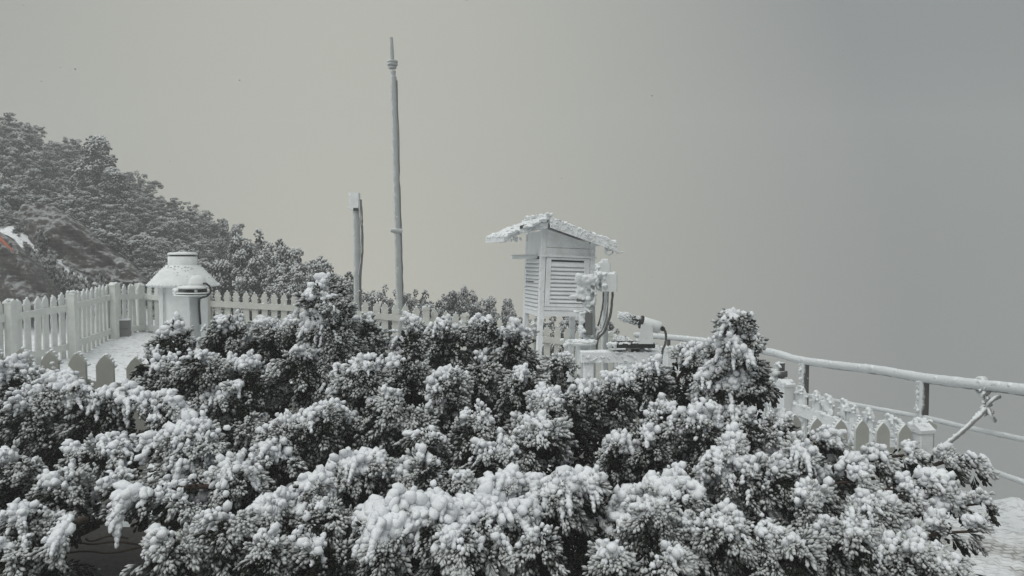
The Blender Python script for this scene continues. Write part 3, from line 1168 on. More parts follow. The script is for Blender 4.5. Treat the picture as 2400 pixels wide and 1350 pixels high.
for i, (x, y) in enumerate(pts):
    w = rr.uniform(0.9, 1.5)
    tree('juniper_bush', x, y, w, w * rr.uniform(0.55, 0.85), CROWNS[rr.randrange(7)],
         hill_label(x, y), HG)


def tree_at(px, py_top, Y, w, mesh, label, group=None, hmin=0.8):
    T = WP(px, py_top, Y)
    zg = gzf(T.x, Y)
    h = max(hmin, T.z - zg) * (1.22 if mesh in CROWNS else 1.0)
    tree('juniper_tree', T.x, Y, w, h, mesh, label, group, T.z - h * (0.82 if mesh in CROWNS else 1.0))


for i, (px, py, Y, w) in enumerate(((-20, 470, 15.2, 0.9), (25, 478, 15.0, 0.8), (55, 520, 13.4, 0.35), (5, 505, 14.2, 0.5), (95, 545, 12.9, 0.3), (118, 590, 12.7, 0.3), (150, 640, 12.2, 0.35), (178, 655, 12.1, 0.4), (215, 652, 12.2, 0.4), (262, 660, 12.2, 0.4), (310, 640, 14.6, 0.5), (338, 630, 14.8, 0.6), (370, 640, 14.0, 0.5), (20, 498, 13.9, 0.6), (48, 506, 13.7, 0.5), (-12, 490, 14.0, 0.6), (0, 515, 13.5, 0.4), (15, 525, 13.6, 0.3), (40, 545, 13.3, 0.28), (72, 568, 12.9, 0.28), (88, 590, 12.7, 0.25), (105, 612, 12.5, 0.28), (132, 618, 12.6, 0.25), (160, 628, 12.5, 0.3), (200, 640, 12.6, 0.3), (235, 648, 12.6, 0.3), (285, 655, 12.6, 0.3))):
    tree_at(px, py, Y, w, CROWNS[i % 7], 'low frosted tuft of juniper growing round the foot of the dark rocks', 'tufts among the rocks', 0.25)
SK = [(590, 572), (618, 585), (642, 598), (668, 612), (690, 622), (712, 632), (735, 640), (755, 650), (790, 668), (815, 682), (610, 612), (650, 632), (690, 650), (720, 662), (740, 668)]
for i, (px, py) in enumerate(SK):
    tree_at(px, py, 12.9 if i < 10 else 12.35, 1.5 if i < 10 else 1.2, CROWNS[i % 7], 'frosted juniper bush on the low tail of the slope near the sensor post' if i < 10 else 'frosted juniper bush crowding the picket fence below the tail of the slope', HG)
tree_at(228, 318, 21.0, 2.5, SPIRES[0], 'tall frosted conifer spire standing clear above the mountainside scrub')
tree_at(266, 388, 20.8, 1.9, SPIRES[1], 'smaller frosted conifer leaning on the shoulder of the tall spire')
tree_at(553, 520, 19.0, 0.95, SPIRES[2], 'small frosted conifer tip breaking the skyline halfway down the slope')
tree_at(525, 512, 19.2, 0.9, SPIRES[0], 'blunt frosted conifer next to the small tip on the skyline')
tree_at(765, 632, 12.8, 0.7, SPIRES[1], 'little frosted conifer right behind the ragged leader of the juniper mound')
tree_at(560, 605, 13.2, 0.8, SPIRES[2], 'pale upright frosted sapling behind the fence near the white drum')
tree_at(597, 622, 13.0, 0.7, SPIRES[0], 'pale frosted sapling with a bowed branch behind the picket fence')
BG = 'frosted tree tops behind the fence'
for px, py, Y, w, k in ((905, 690, 12.5, 0.8, 0), (985, 688, 12.4, 0.95, 1), (1025, 690, 12.6, 1.0, 2), (1050, 694, 12.4, 1.0, 5), (1100, 702, 12.5, 0.95, 3), (1130, 712, 12.4, 0.9, 4), (1180, 712, 12.5, 0.7, 6), (1215, 718, 12.4, 0.7, 6), (1160, 722, 12.5, 0.8, 3), (880, 704, 12.4, 0.7, 2), (955, 702, 12.5, 0.7, 4), (1300, 742, 11.9, 0.9, 2), (1345, 752, 11.8, 0.8, 5)):
    tree_at(px, py, Y, w, CROWNS[k], 'rounded frosted bush top showing over the fence beyond the wind mast', BG, 0.6)
tree_at(1085, 664, 12.3, 0.7, SPIRES[1], 'frosted conifer tip poking above the fence between wind mast and shelter')
tree_at(1190, 694, 12.3, 0.65, SPIRES[2], 'short frosted conifer tip close to the louvred shelter')
tree_at(1445, 762, 11.6, 0.65, CROWNS[5], 'dark twiggy bush behind the instrument tube')

# ------------------------------------------------------------------ picket fences


def picket_me(mat, h=0.95, w=0.088, th=0.022, round_=False):
    m = MB()
    if round_:
        pts = [(-w / 2, 0), (w / 2, 0), (w / 2, h - 0.07), (w * 0.44, h - 0.04), (w * 0.27, h - 0.015), (0, h), (-w * 0.27, h - 0.015), (-w * 0.44, h - 0.04), (-w / 2, h - 0.07)]
    else:
        pts = [(-w / 2, 0), (w / 2, 0), (w * 0.5, h - 0.066), (w * 0.47, h - 0.052), (w * 0.27, h - 0.024), (0, h), (-w * 0.27, h - 0.024), (-w * 0.47, h - 0.052), (-w * 0.5, h - 0.066)]
    m.prism(pts, -th / 2, th / 2)
    return m.me('picket', mat)


def picket_rime(kind, seed, h=0.95, w=0.088):
    """rime on one picket: kind 'edge' a thin crust on its windward edges, 'cap' a cap, 'crust' a thick shell"""
    r = random.Random(seed)
    C, S, D = [], [], []
    if kind == 'edge':
        for k in range(9):
            u = k / 8
            x = -w / 2 + w * u
            z = h - 0.068 * abs(2 * u - 1) ** 1.3
            C.append((x, 0.014 + r.uniform(0, 0.012), z + r.uniform(-0.002, 0.006)))
            S.append((r.uniform(0.009, 0.014), r.uniform(0.012, 0.02), r.uniform(0.008, 0.013)))
            D.append((0, 0.0, 1))
        for k in range(7):
            C.append((-w / 2 - 0.001, 0.012, h - 0.11 - k * 0.035))
            S.append((0.007, 0.010, r.uniform(0.018, 0.028)))
            D.append((0, 0, 1))
    elif kind == 'cap':
        for k in range(5):
            u = k / 4
            C.append((-w / 2 + w * u, r.uniform(-0.006, 0.012), h - 0.075 * abs(2 * u - 1) ** 1.4 + 0.003))
            S.append((r.uniform(0.012, 0.018), 0.015, r.uniform(0.010, 0.016)))
            D.append((0, 0, 1))
        for k in range(3):
            C.append((-w / 2, 0.006, h - 0.1 - 0.12 * k))
            S.append((0.007, 0.009, 0.07))
            D.append((0, 0, 1))
    else:
        for k in range(9):
            u = k / 8
            C.append((-w / 2 + w * u, r.uniform(-0.03, 0.004), h - 0.08 * abs(2 * u - 1) ** 1.2 + 0.002))
            S.append((r.uniform(0.012, 0.018), r.uniform(0.020, 0.032), r.uniform(0.009, 0.014)))
            D.append((0, 0, 1))
        for k in range(22):
            C.append((r.uniform(-0.9, 0.9) * w / 2, -0.014 - r.uniform(0, 0.008), h - 0.03 - r.uniform(0, 0.5)))
            S.append((r.uniform(0.018, 0.03), 0.010, r.uniform(0.02, 0.05)))
            D.append((0, 0, 1))
    return lumps_mesh('rime', C, S, 'rime_white', 1, 0.2, D)


def fence(name, label, posts, mat, rime_kind, rail_side, post_at=None, rails=(0.80, 0.26), pitch=0.146, H=0.95, round_=True, railmat=None, lean=0.012):
    P = [WP(*p) for p in posts]
    x0, y0 = P[0].x, P[0].y
    root = empty(name, (x0, y0, gzf(x0, y0)))
    tag(root, label, 'fence')
    O = root.location.copy()
    me = picket_me(mat, H, round_=round_)
    rimes = [picket_rime(rime_kind, 5 + k, H) for k in range(4)]
    pm = MB()
    pm.box((-0.048, -0.048, 0), (0.048, 0.048, H - 0.02), ch=0.006)
    pm.prism([(-0.055, H - 0.02), (0.055, H - 0.02), (0.055, H), (0.0, H + 0.035), (-0.055, H)], -0.055, 0.055)
    post_me = pm.me('post', mat)
    carry = 0.5 * pitch
    n = 0
    for si, (a, b) in enumerate(zip(P[:-1], P[1:])):
        d = Vector((b.x - a.x, b.y - a.y, 0))
        L = d.length
        rz = math.atan2(d.y, d.x)
        if rail_side < 0:
            pass
        nrm = Vector((math.sin(rz), -math.cos(rz), 0))     # local -y, the side of the rails when rail_side = 1
        s = carry
        while s < L:
            u = s / L
            top = a.lerp(b, u)
            o = link('picket', me, root)
            sc = 1 + random.uniform(-0.012, 0.012)
            o.location = (top.x - O.x, top.y - O.y, top.z - H * sc - O.z + random.uniform(-0.006, 0.006))
            o.rotation_euler = (random.gauss(0, lean * 0.6), random.gauss(0, lean), rz + random.gauss(0, 0.02))
            o.scale = (1, 1, sc)
            ro = link('rime', rimes[n % 4], o)
            if rime_kind == 'crust':
                merge(ro, 0.0075, 2)
            n += 1
            s += pitch
        carry = s - L
        for ri, k in enumerate(rails):
            m = MB()
            a2 = a + nrm * (0.03 * rail_side)
            b2 = b + nrm * (0.03 * rail_side)
            za, zb = a.z - H * (1 - k), b.z - H * (1 - k)
            hh, tt = 0.042, 0.014
            pts = []
            for p, z in ((a2, za), (b2, zb)):
                for sy, sz in ((-1, -1), (1, -1), (1, 1), (-1, 1)):
                    pts.append(Vector((p.x + nrm.x * tt * sy, p.y + nrm.y * tt * sy, z + hh * sz)) - O)
            m.add(pts, [(0, 1, 2, 3), (7, 6, 5, 4), (0, 4, 5, 1), (1, 5, 6, 2), (2, 6, 7, 3), (3, 7, 4, 0)])
            ro = m.build('rail', railmat or mat, root)
            C, S = snow_line([a2 - O - Vector((0, 0, H * (1 - k) - hh)), b2 - O - Vector((0, 0, H * (1 - k) - hh))], 26 if rime_kind == 'crust' else 12, 0.010, 0.019 if rime_kind != 'crust' else 0.03, 0.0, 0.006, 0.55)
            link('rime', lumps_mesh('rime', C, S, 'rime_white', 1, 0.2), ro)
        for j, p in enumerate((a, b) if si == len(P) - 2 else (a,)):
            if post_at is not None and (si + j) not in post_at:
                continue
            o = link('post', post_me, root)
            o.location = (p.x - O.x - nrm.x * 0.0, p.y - O.y, p.z - H - O.z)
            o.location += nrm * (0.075 * rail_side)
            o.rotation_euler = (0, random.gauss(0, 0.01), rz)
            C, S = [], []
            for q in range(9):
                C.append((random.uniform(-0.05, 0.05), random.uniform(-0.05, 0.05), H + 0.02 + random.uniform(-0.015, 0.012)))
                S.append((random.uniform(0.013, 0.022),) * 3)
            link('rime', lumps_mesh('rime', C, S, 'rime_white', 1, 0.2), o)
    return root


fence('picket_fence', 'frosted picket fence stepping down past a grey box below the dark boulder',
      [(-130, 724, 7.7), (10, 708, 8.6), (155, 688, 9.6), (255, 667, 11.0), (337, 668, 12.0), (395, 672, 11.8)], 'fence_rimed', 'cap', 1)
fence('picket_fence', 'pale picket fence running behind the two masts and the white drum',
      [(395, 672, 11.8), (490, 681, 10.6), (737, 693, 10.3), (1000, 722, 10.6), (1095, 738, 10.7), (1250, 760, 10.2), (1432, 782, 9.9)], 'fence_paint', 'cap', 1)
fence('picket_fence', 'thickly rime crusted picket fence running alongside the railing',
      [(1432, 782, 9.9), (1585, 819, 7.9), (1860, 898, 5.86), (2183, 1003, 4.5)], 'fence_crusted', 'crust', 1, round_=False, lean=0.03)
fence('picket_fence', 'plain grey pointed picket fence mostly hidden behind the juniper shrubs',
      [(-260, 800, 3.80), (200, 826, 3.88), (2183, 1000, 4.5)], 'fence_painted_shade', 'edge', -1, post_at=(2,), round_=False, H=1.0, lean=0.006)

# ------------------------------------------------------------------ railing with its tied rope


def rime_feathers(root, a, b, r, n, lo=0.010, hi=0.022, name='rime', spread=0.6, out=0.6):
    """rough rime on the windward side of a bar from a to b (root coordinates)"""
    a, b = Vector(a), Vector(b)
    ax = (b - a).normalized()
    w = (WIND - ax * WIND.dot(ax)).normalized()
    sd = ax.cross(w)
    C, S, D = [], [], []
    for i in range(n):
        p = a.lerp(b, random.random())
        g = random.gauss(0, spread)
        d = w * math.cos(g) + sd * math.sin(g)
        q = p + d * r * random.uniform(0.75, 1.05)
        s = random.uniform(lo, hi)
        C.append(q)
        S.append((s * 0.7, s * 0.8, s * (1 + out * random.random())))
        D.append(d + Vector((random.gauss(0, 0.3), random.gauss(0, 0.3), random.gauss(0, 0.3))))
    return merge(link(name, lumps_mesh(name, C, S, 'rime_white', 1, 0.22, [tuple(x) for x in D]), root), 0.007, 2)


rl_top = [(2640, 945, 4.25), (2400, 914, 5.0), (2270, 899, 5.5), (2165, 886, 6.0), (2060, 868, 6.55), (1887, 846, 7.7), (1800, 824, 8.3), (1650, 799, 9.8), (1565, 790, 10.8), (1490, 785, 11.8)]
Pt = [WP(*p) for p in rl_top]
rail = empty('guard_railing', (Pt[3].x, Pt[3].y, gzf(Pt[3].x, Pt[3].y)))
tag(rail, 'rime coated tubular guard railing along the edge of the drop', 'railing')
RO = rail.location.copy()
pl = smooth_pts([p - RO for p in Pt], 10)
o = MB().tube(pl, 0.042, 12, 0.05).build('top_rail', 'rail_rimed', rail)
for a, b2 in zip(pl[:-1], pl[1:]):
    pass
C, S = snow_line([p + Vector((-0.010, 0, 0.016)) for p in pl], 90, 0.020, 0.032, 0.0, 0.005, 0.8)
merge(link('rime', lumps_mesh('rime', C, S, 'rime_white', 1, 0.2), o), 0.007, 1)
for nm, pts in (('middle_rail', [(2640, 1085, 4.25), (2400, 1030, 5.0), (2270, 1003, 5.5), (2160, 977, 6.0), (2040, 955, 6.6), (1887, 925, 7.7)]),
                ('lower_rail', [(2640, 1220, 4.25), (2400, 1130, 5.0), (2270, 1087, 5.5), (2160, 1060, 6.0), (2040, 1020, 6.6)])):
    q = smooth_pts([WP(*p) - RO for p in pts], 8)
    o = MB().tube(q, 0.02, 10, 0.08).build(nm, 'rail_rimed', rail)
    C, S = snow_line([p + Vector((-0.004, 0, 0.006)) for p in q], 90, 0.011, 0.017, 0.0, 0.004, 0.8)
    merge(link('rime', lumps_mesh('rime', C, S, 'rime_white', 1, 0.2), o), 0.007, 1)
for (px, py, Y) in ((2520, 928, 4.6), (2165, 886, 6.0), (1887, 846, 7.7), (1650, 799, 9.8), (1565, 790, 10.8)):
    T = WP(px, py, Y)
    zg = gzf(T.x, T.y) - 0.15
    o = MB().tube([Vector((T.x, T.y, zg)) - RO, Vector((T.x, T.y, (zg + T.z) / 2)) - RO, T - RO - Vector((0, 0, 0.02))], 0.042, 12, 0.03).build('post', 'rail_rimed', rail)
    rime_feathers(o, Vector((T.x, T.y, zg + 0.1)) - RO, T - RO - Vector((0, 0, 0.03)), 0.05, 110, 0.010, 0.022, 'rime', 0.55)

K = WP(2312, 925, 5.28)
rp = empty('tied_rope', K)
tag(rp, 'frosted rope knotted round the top rail with loose ends', 'rope')
kn = MB()
kpts = []
for i in range(46):
    t = i / 45
    a = t * 2 * math.pi * 3.2
    c = WP(2304, 904, 5.4) - K
    kpts.append(c + Vector((0.035 * t - 0.02, 0.062 * math.cos(a), 0.062 * math.sin(a) - 0.005)))
kn.tube(kpts, 0.016, 7, 0.12)
o = kn.build('lashing', 'rope', rp)
lead = smooth_pts([WP(2308, 925, 5.3) - K, WP(2312, 955, 5.25) - K, WP(2268, 1000, 5.1) - K, WP(2225, 1036, 4.95) - K, WP(2150, 1090, 4.75) - K, WP(2120, 1150, 4.68) - K])
MB().tube(lead, 0.016, 8, 0.15).build('line', 'rope', rp)
C, S = snow_line([p + Vector((-0.008, 0, 0.006)) for p in lead[:22]], 60, 0.008, 0.015, 0.0, 0.005, 1.0)
merge(link('rime', lumps_mesh('rime', C, S, 'rime_white', 1, 0.2), o), 0.006, 2)
MB().tube(smooth_pts([WP(2310, 958, 5.25) - K, WP(2322, 940, 5.2) - K, WP(2343, 928, 5.2) - K]), [0.010 + 0.008 * (i / 12) for i in range(13)], 7, 0.2).build('rope_end', 'rope', rp)
MB().tube(smooth_pts([WP(2312, 950, 5.25) - K, WP(2322, 972, 5.2) - K, WP(2333, 988, 5.2) - K]), 0.013, 7, 0.2).build('rope_end', 'rope', rp)
C, S = [], []
for i in range(34):
    c = WP(2310 + random.gauss(0, 9), 950 + random.gauss(0, 18), 5.25) - K
    C.append(c)
    S.append((random.uniform(0.009, 0.02),) * 3)
link('knot', lumps_mesh('knot', C, S, 'rope', 1, 0.25), rp)
gw = MB().tube([WP(2245, 1085, 4.9), WP(2268, 1122, 5.0), WP(2300, 1185, 5.15)], 0.0045, 5).build('guy_wire', 'cable_grey')
tag(gw, 'thin guy wire slanting down into the snow below the rope', 'wire')

T = WP(1828, 850, 6.4)
zg = gzf(T.x, T.y)
st = empty('stub_post', (T.x, T.y, zg))
tag(st, 'short thick stub post with a collar standing between crusted pickets and railing', 'post')
MB().lathe([(0.042, -0.1), (0.042, T.z - zg - 0.06), (0.062, T.z - zg - 0.06)][:2] + [(0.042, T.z - zg)], 12, (0, 0, 0), 0.03).build('post', 'rail_rimed', st)
MB().lathe([(0.043, T.z - zg - 0.125), (0.066, T.z - zg - 0.12), (0.066, T.z - zg - 0.075), (0.043, T.z - zg - 0.07)], 12, (0, 0, 0), 0.05).build('collar', 'rail_rimed', st)
rime_feathers(st, (0, 0, 0.3), (0, 0, T.z - zg), 0.05, 80, 0.010, 0.024)

# ------------------------------------------------------------------ wind mast and sensor post
B = WP(941, 850, 11.6)
mast = empty('wind_mast', (B.x, B.y, gzf(B.x, B.y)))
tag(mast, 'tall rime streaked wind mast with ringed sensor head and slim spike', 'mast')
MO = mast.location.copy()
top = WP(922, 182, 11.6) - MO
foot = Vector((0, 0, -0.1))
cl = WP(932, 541, 11.6) - MO
pts = [foot.lerp(top, i / 26) for i in range(27)]
o = MB().tube(pts, [0.058 - 0.008 * i / 26 for i in range(27)], 14, 0.03).build('pole', 'galvanised', mast)
rime_feathers(o, pts[3], pts[-1], 0.050, 700, 0.010, 0.017, 'rime', 0.8)
e = WP(921, 166, 11.6) - MO
MB().tube([top, top.lerp(e, 0.4), top.lerp(e, 0.7), e], [0.05, 0.034, 0.045, 0.040], 12, 0.05).build('neck', 'galvanised', mast)
hd = WP(919, 150, 11.6) - MO
for k, (py, r) in enumerate(((158, 0.066), (151, 0.086), (145, 0.090))):
    c = WP(919.5, py, 11.6) - MO
    MB().lathe([(0.03, -0.022), (r * 0.92, -0.020), (r, -0.004), (r * 0.95, 0.016), (0.03, 0.020)], 16, c, 0.03).build('ring', 'galvanised', mast)
sp0, sp1 = WP(919, 146, 11.6) - MO, WP(916.5, 88, 11.6) - MO
MB().tube([sp0, sp0.lerp(sp1, 0.5), sp1], [0.036, 0.034, 0.028], 10, 0.04).build('spike', 'galvanised', mast)
MB().tube([cl + Vector((-0.10, -0.02, 0.01)), cl + Vector((-0.02, -0.03, 0)), cl + Vector((0.075, -0.03, -0.01))], [0.032, 0.045, 0.038], 10, 0.1).build('clamp', 'galvanised', mast)
c0 = [foot.lerp(top, u) + Vector((0.058, -0.02, 0)) for u in np.linspace(0.1, 0.99, 30)]
MB().tube([p + Vector((random.gauss(0, 0.004), 0, 0)) for p in c0], 0.008, 6, 0.3).build('cable', 'cable_grey', mast)

B = WP(841, 850, 10.9)
sp = empty('sensor_post', (B.x, B.y, gzf(B.x, B.y)))
tag(sp, 'shorter frosted post topped by a pale sensor box with a hanging cable', 'post')
SO = sp.location.copy()
t1 = WP(835, 492, 10.9) - SO
o = MB().tube([Vector((0, 0, -0.1)).lerp(t1, i / 14) for i in range(15)], [0.062 - 0.008 * i / 14 for i in range(15)], 12, 0.03).build('pole', 'galvanised', sp)
rime_feathers(o, Vector((0, 0, 0.3)), t1, 0.05, 190, 0.010, 0.020, 'rime', 0.7)
c = WP(833.5, 473, 10.9) - SO
MB().box((c.x - 0.075, c.y - 0.07, c.z - 0.125), (c.x + 0.062, c.y + 0.06, c.z + 0.13), ch=0.012).build('sensor_box', 'white_metal', sp)
rime_feathers(sp, c + Vector((-0.01, 0, -0.12)), c + Vector((-0.01, 0, 0.13)), 0.08, 60, 0.012, 0.022)
c = WP(836, 491, 10.9) - SO
MB().box((c.x - 0.035, c.y - 0.08, c.z - 0.022), (c.x + 0.04, c.y - 0.055, c.z + 0.018), ch=0.004).build('cable_gland', 'black_rubber', sp)
cab = smooth_pts([WP(846, 468, 10.85) - SO, WP(849, 520, 10.8) - SO, WP(850, 590, 10.8) - SO, WP(845, 650, 10.8) - SO, WP(846, 700, 10.85) - SO, WP(846, 790, 10.85) - SO])
MB().tube(cab, 0.013, 7, 0.2).build('cable', 'cable_grey', sp)
cab2 = [p + Vector((-0.022 + 0.006 * math.sin(i), -0.01, 0)) for i, p in enumerate(cab)]
MB().tube(cab2, 0.009, 6, 0.2).build('cable', 'rope', sp)

# ------------------------------------------------------------------ white drum with conical roof, and the sensor before it
B = WP(432, 800, 8.8)
zg = gzf(B.x, B.y)
hut = empty('vent_housing', (B.x, B.y, zg))
tag(hut, 'white drum shaped housing with frosted conical roof and round chimney neck', 'housing')
zz = lambda py: WP(432, py, 8.8).z - zg
MB().lathe([(0.27, -0.05), (0.272, zz(700)), (0.27, zz(662))], 26, (0, 0, 0), 0.006).build('drum', 'white_metal', hut)
MB().lathe([(0.385, zz(671)), (0.405, zz(668)), (0.40, zz(664)), (0.33, zz(650)), (0.255, zz(634)), (0.185, zz(622)), (0.18, zz(621))], 22, (0, 0, 0), 0.012).build('cone_roof', 'white_metal', hut)
MB().lathe([(0.165, zz(626)), (0.165, zz(601.5)), (0.15, zz(601))], 24, (0, 0, 0), 0.006).build('neck', 'white_metal', hut)
MB().lathe([(0.14, zz(602)), (0.14, zz(597))], 20).build('vent_gap', 'black_rubber', hut)
lid = MB().lathe([(0.168, zz(597.2)), (0.17, zz(595)), (0.15, zz(592)), (0.02, zz(590))], 24, (0, 0, 0), 0.01).build('lid', 'white_metal', hut)
C, S = [], []
for i in range(160):
    a = random.uniform(0, 6.28)
    v = random.random()
    r = 0.39 * (1 - v) + 0.19 * v
    C.append((r * math.cos(a), r * math.sin(a), zz(666) * (1 - v) + zz(622) * v + 0.004))
    S.append((random.uniform(0.008, 0.020), random.uniform(0.008, 0.020), 0.008))
for i in range(50):
    a = i / 50 * 6.28
    C.append((0.40 * math.cos(a), 0.40 * math.sin(a), zz(667)))
    S.append((random.uniform(0.010, 0.017),) * 3)
link('rime', lumps_mesh('rime', C, S, 'rime_white', 1, 0.2), hut)
MB().box((-0.13, -0.285, 0.0), (-0.115, -0.255, zz(668)), ch=0.003).build('seam_strip', 'white_metal', hut)

B = WP(458, 800, 6.3)
zg = gzf(B.x, B.y)
vs_ = empty('radiation_sensor', (B.x, B.y, zg))
tag(vs_, 'domed radiation sensor on a post with dark plates and looping cable', 'instrument')
zz = lambda py: WP(458, py, 6.3).z - zg
MB().lathe([(0.046, -0.08), (0.046, zz(708)), (0.05, zz(706)), (0.05, zz(694))], 16, (0, 0, 0), 0.01).build('post', 'galvanised', vs_)
MB().lathe([(0.15, zz(693)), (0.158, zz(691.5)), (0.15, zz(689.5)), (0.05, zz(689))], 24, (-0.015, 0, 0), 0.02).build('base_plate', 'white_metal', vs_)
MB().lathe([(0.145, zz(687.6)), (0.155, zz(686.5)), (0.145, zz(685)), (0.05, zz(684.8))], 24, (0.0, 0, 0), 0.02).build('plate', 'white_metal', vs_)
MB().lathe([(0.080, zz(685.5)), (0.085, zz(684)), (0.085, zz(678)), (0.08, zz(676))], 20, (0.02, 0, 0)).build('body', 'black_rubber', vs_)
MB().box((0.04, -0.095, zz(684)), (0.06, -0.06, zz(678)), ch=0.003).build('connector', 'white_metal', vs_)
MB().lathe([(0.12, zz(676.5)), (0.135, zz(675)), (0.12, zz(671)), (0.04, zz(670))], 24, (0.0, 0, 0), 0.03).build('upper_plate', 'white_metal', vs_)
MB().lathe([(0.078, zz(671)), (0.08, zz(668)), (0.074, zz(667)), (0.08, zz(665)), (0.076, zz(663)), (0.074, zz(661.5)), (0.066, zz(656)), (0.055, zz(650)), (0.034, zz(646)), (0.0, zz(644.5))], 20, (0.03, 0, 0), 0.006).build('dome', 'white_metal', vs_)
MB().tube(smooth_pts([(0.10, -0.05, zz(664)), (0.125, -0.05, zz(664.5)), (0.155, -0.05, zz(672)), (0.16, -0.05, zz(684)), (0.13, -0.05, zz(693)), (0.075, -0.05, zz(698)), (0.052, -0.03, zz(708)), (0.052, -0.01, zz(760))]), 0.0085, 8).build('cable', 'black_rubber', vs_)
rime_feathers(vs_, (-0.1, 0, zz(690)), (-0.11, 0, zz(672)), 0.06, 60, 0.012, 0.024)

P = WP(290, 790, 11.2)
gb = empty('utility_box', (P.x, P.y, gzf(P.x, P.y)), 0.35)
tag(gb, 'small grey utility box on the snow against the picket fence', 'box')
w = 14 * 11.2 / F
z1 = WP(290, 750, 11.2).z - gb.location.z
MB().box((-w, -0.08, -0.02), (w, 0.08, z1), ch=0.006).build('body', 'grey_box', gb)
MB().box((-w - 0.006, -0.086, z1 - 0.002), (w + 0.006, 0.086, z1 + 0.012), ch=0.004).build('lid', 'rime_white', gb)
MB().box((-w * 0.8, -0.088, z1 * 0.5), (w * 0.8, -0.0795, z1 * 0.53)).build('seam', 'black_rubber', gb)

# ------------------------------------------------------------------ louvred instrument shelter
c0 = WP(1258, 735, 7.5)
zg = gzf(c0.x, c0.y)
sc_ = empty('instrument_shelter', (c0.x - 0.02, c0.y, zg), R(16))
sc_.rotation_euler = (0, R(2.2), R(16))
tag(sc_, 'white louvred instrument shelter on legs under a snowy pitched roof', 'shelter')
zz = lambda py: WP(1258, py, 7.5).z - zg
W_, D_ = 0.60, 0.56
zb, zt = zz(737), zz(578)
for (x, y, hgt, nm) in ((0, 0, zz(528), 'corner_post'), (W_ - 0.05, 0, zz(562), 'corner_post'), (0, D_ - 0.05, zz(545), 'corner_post'), (W_ - 0.05, D_ - 0.05, zz(562), 'corner_post')):
    o = MB().box((x, y, -0.1), (x + 0.055, y + 0.055, hgt), ch=0.004).build(nm, 'white_shelter', sc_)
    C, S = [], []
    for i in range(46):
        C.append((x + random.choice((0.0, 0.055, random.uniform(0, 0.055))), y + random.choice((-0.001, 0.02)), random.uniform(0.2, hgt)))
        S.append((random.uniform(0.004, 0.009), random.uniform(0.004, 0.008), random.uniform(0.01, 0.035)))
    link('rime', lumps_mesh('rime', C, S, 'rime_white', 1, 0.2), o)
MB().box((0.02, 0.035, zb), (W_ - 0.015, D_ - 0.03, zt)).build('shade_core', 'shelter_gap_shade', sc_)  # dark block behind the slats; its colour stands for interior shade
# front: gable boards, door frame, slats
MB().prism([(0.055, zz(578)), (W_ - 0.05, zz(578)), (W_ - 0.05, zz(566)), (0.055, zz(535))], 0.012, 0.03).build('gable_board', 'white_shelter', sc_)
MB().prism([(0.055, zz(598)), (W_ - 0.05, zz(598)), (W_ - 0.05, zz(579)), (0.055, zz(579))], 0.008, 0.03).build('gable_board', 'white_shelter', sc_)
MB().box((-0.006, -0.022, zz(601)), (W_ + 0.012, 0.03, zz(596)), ch=0.003).build('drip_rail', 'white_shelter', sc_)
door = MB()
door.box((0.062, -0.006, zz(718)), (0.115, 0.022, zz(602)), ch=0.003)
dr = door.build('door', 'white_shelter', sc_)
MB().box((W_ - 0.115, -0.006, zz(718)), (W_ - 0.056, 0.022, zz(602)), ch=0.003).build('stile', 'white_shelter', dr)
MB().box((0.115, -0.004, zz(718)), (W_ - 0.115, 0.02, zz(711)), ch=0.002).build('bottom_rail', 'white_shelter', dr)
MB().box((0.115, -0.004, zz(607)), (W_ - 0.115, 0.02, zz(602)), ch=0.002).build('top_rail', 'white_shelter', dr)
sl = MB()
sl.add([(0.113, -0.006, -0.030), (W_ - 0.113, -0.006, -0.030), (W_ - 0.113, 0.026, 0.012), (0.113, 0.026, 0.012),
        (0.113, -0.006, -0.018), (W_ - 0.113, -0.006, -0.018), (W_ - 0.113, 0.026, 0.022), (0.113, 0.026, 0.022)],
       [(3, 2, 1, 0), (4, 5, 6, 7), (0, 1, 5, 4), (1, 2, 6, 5), (2, 3, 7, 6), (3, 0, 4, 7)])
slm = sl.me('slat', 'white_shelter')
for k in range(11):
    o = link('slat', slm, dr)
    o.location = (0, 0, zz(609.5 + 9.45 * (k + 0.75)))
    o.rotation_euler = (0, random.gauss(0, 0.004), 0)
MB().box((0.0551, -0.003, zz(727)), (W_ - 0.05, 0.03, zz(719)), ch=0.002).build('sill', 'white_shelter', sc_)
MB().box((0.0552, 0.003, zz(741)), (W_ - 0.05, 0.03, zz(728)), ch=0.002).build('base_board', 'white_shelter', sc_)
# left side
MB().box((0.004, 0.0552, zz(741)), (0.03, D_ - 0.05, zz(724)), ch=0.002).build('base_board', 'white_shelter', sc_)
MB().box((0.006, 0.0552, zz(600)), (0.03, D_ - 0.05, zz(541)), ch=0.002).build('side_board', 'white_shelter', sc_)
sl = MB()
sl.add([(-0.004, 0.057, -0.030), (-0.004, D_ - 0.052, -0.030), (0.028, D_ - 0.052, 0.012), (0.028, 0.057, 0.012),
        (-0.004, 0.057, -0.016), (-0.004, D_ - 0.052, -0.016), (0.028, D_ - 0.052, 0.024), (0.028, 0.057, 0.024)],
       [(0, 1, 2, 3), (7, 6, 5, 4), (4, 5, 1, 0), (5, 6, 2, 1), (6, 7, 3, 2), (7, 4, 0, 3)])
slm = sl.me('slat', 'white_shelter')
for k in range(13):
    o = link('slat', slm, sc_)
    o.location = (0, 0, zz(603 + 9.4 * (k + 0.75)))
MB().box((-0.008, 0.20, zz(663)), (-0.0045, D_ - 0.08, zz(661))).build('gap_line', 'shelter_gap_shade', sc_)
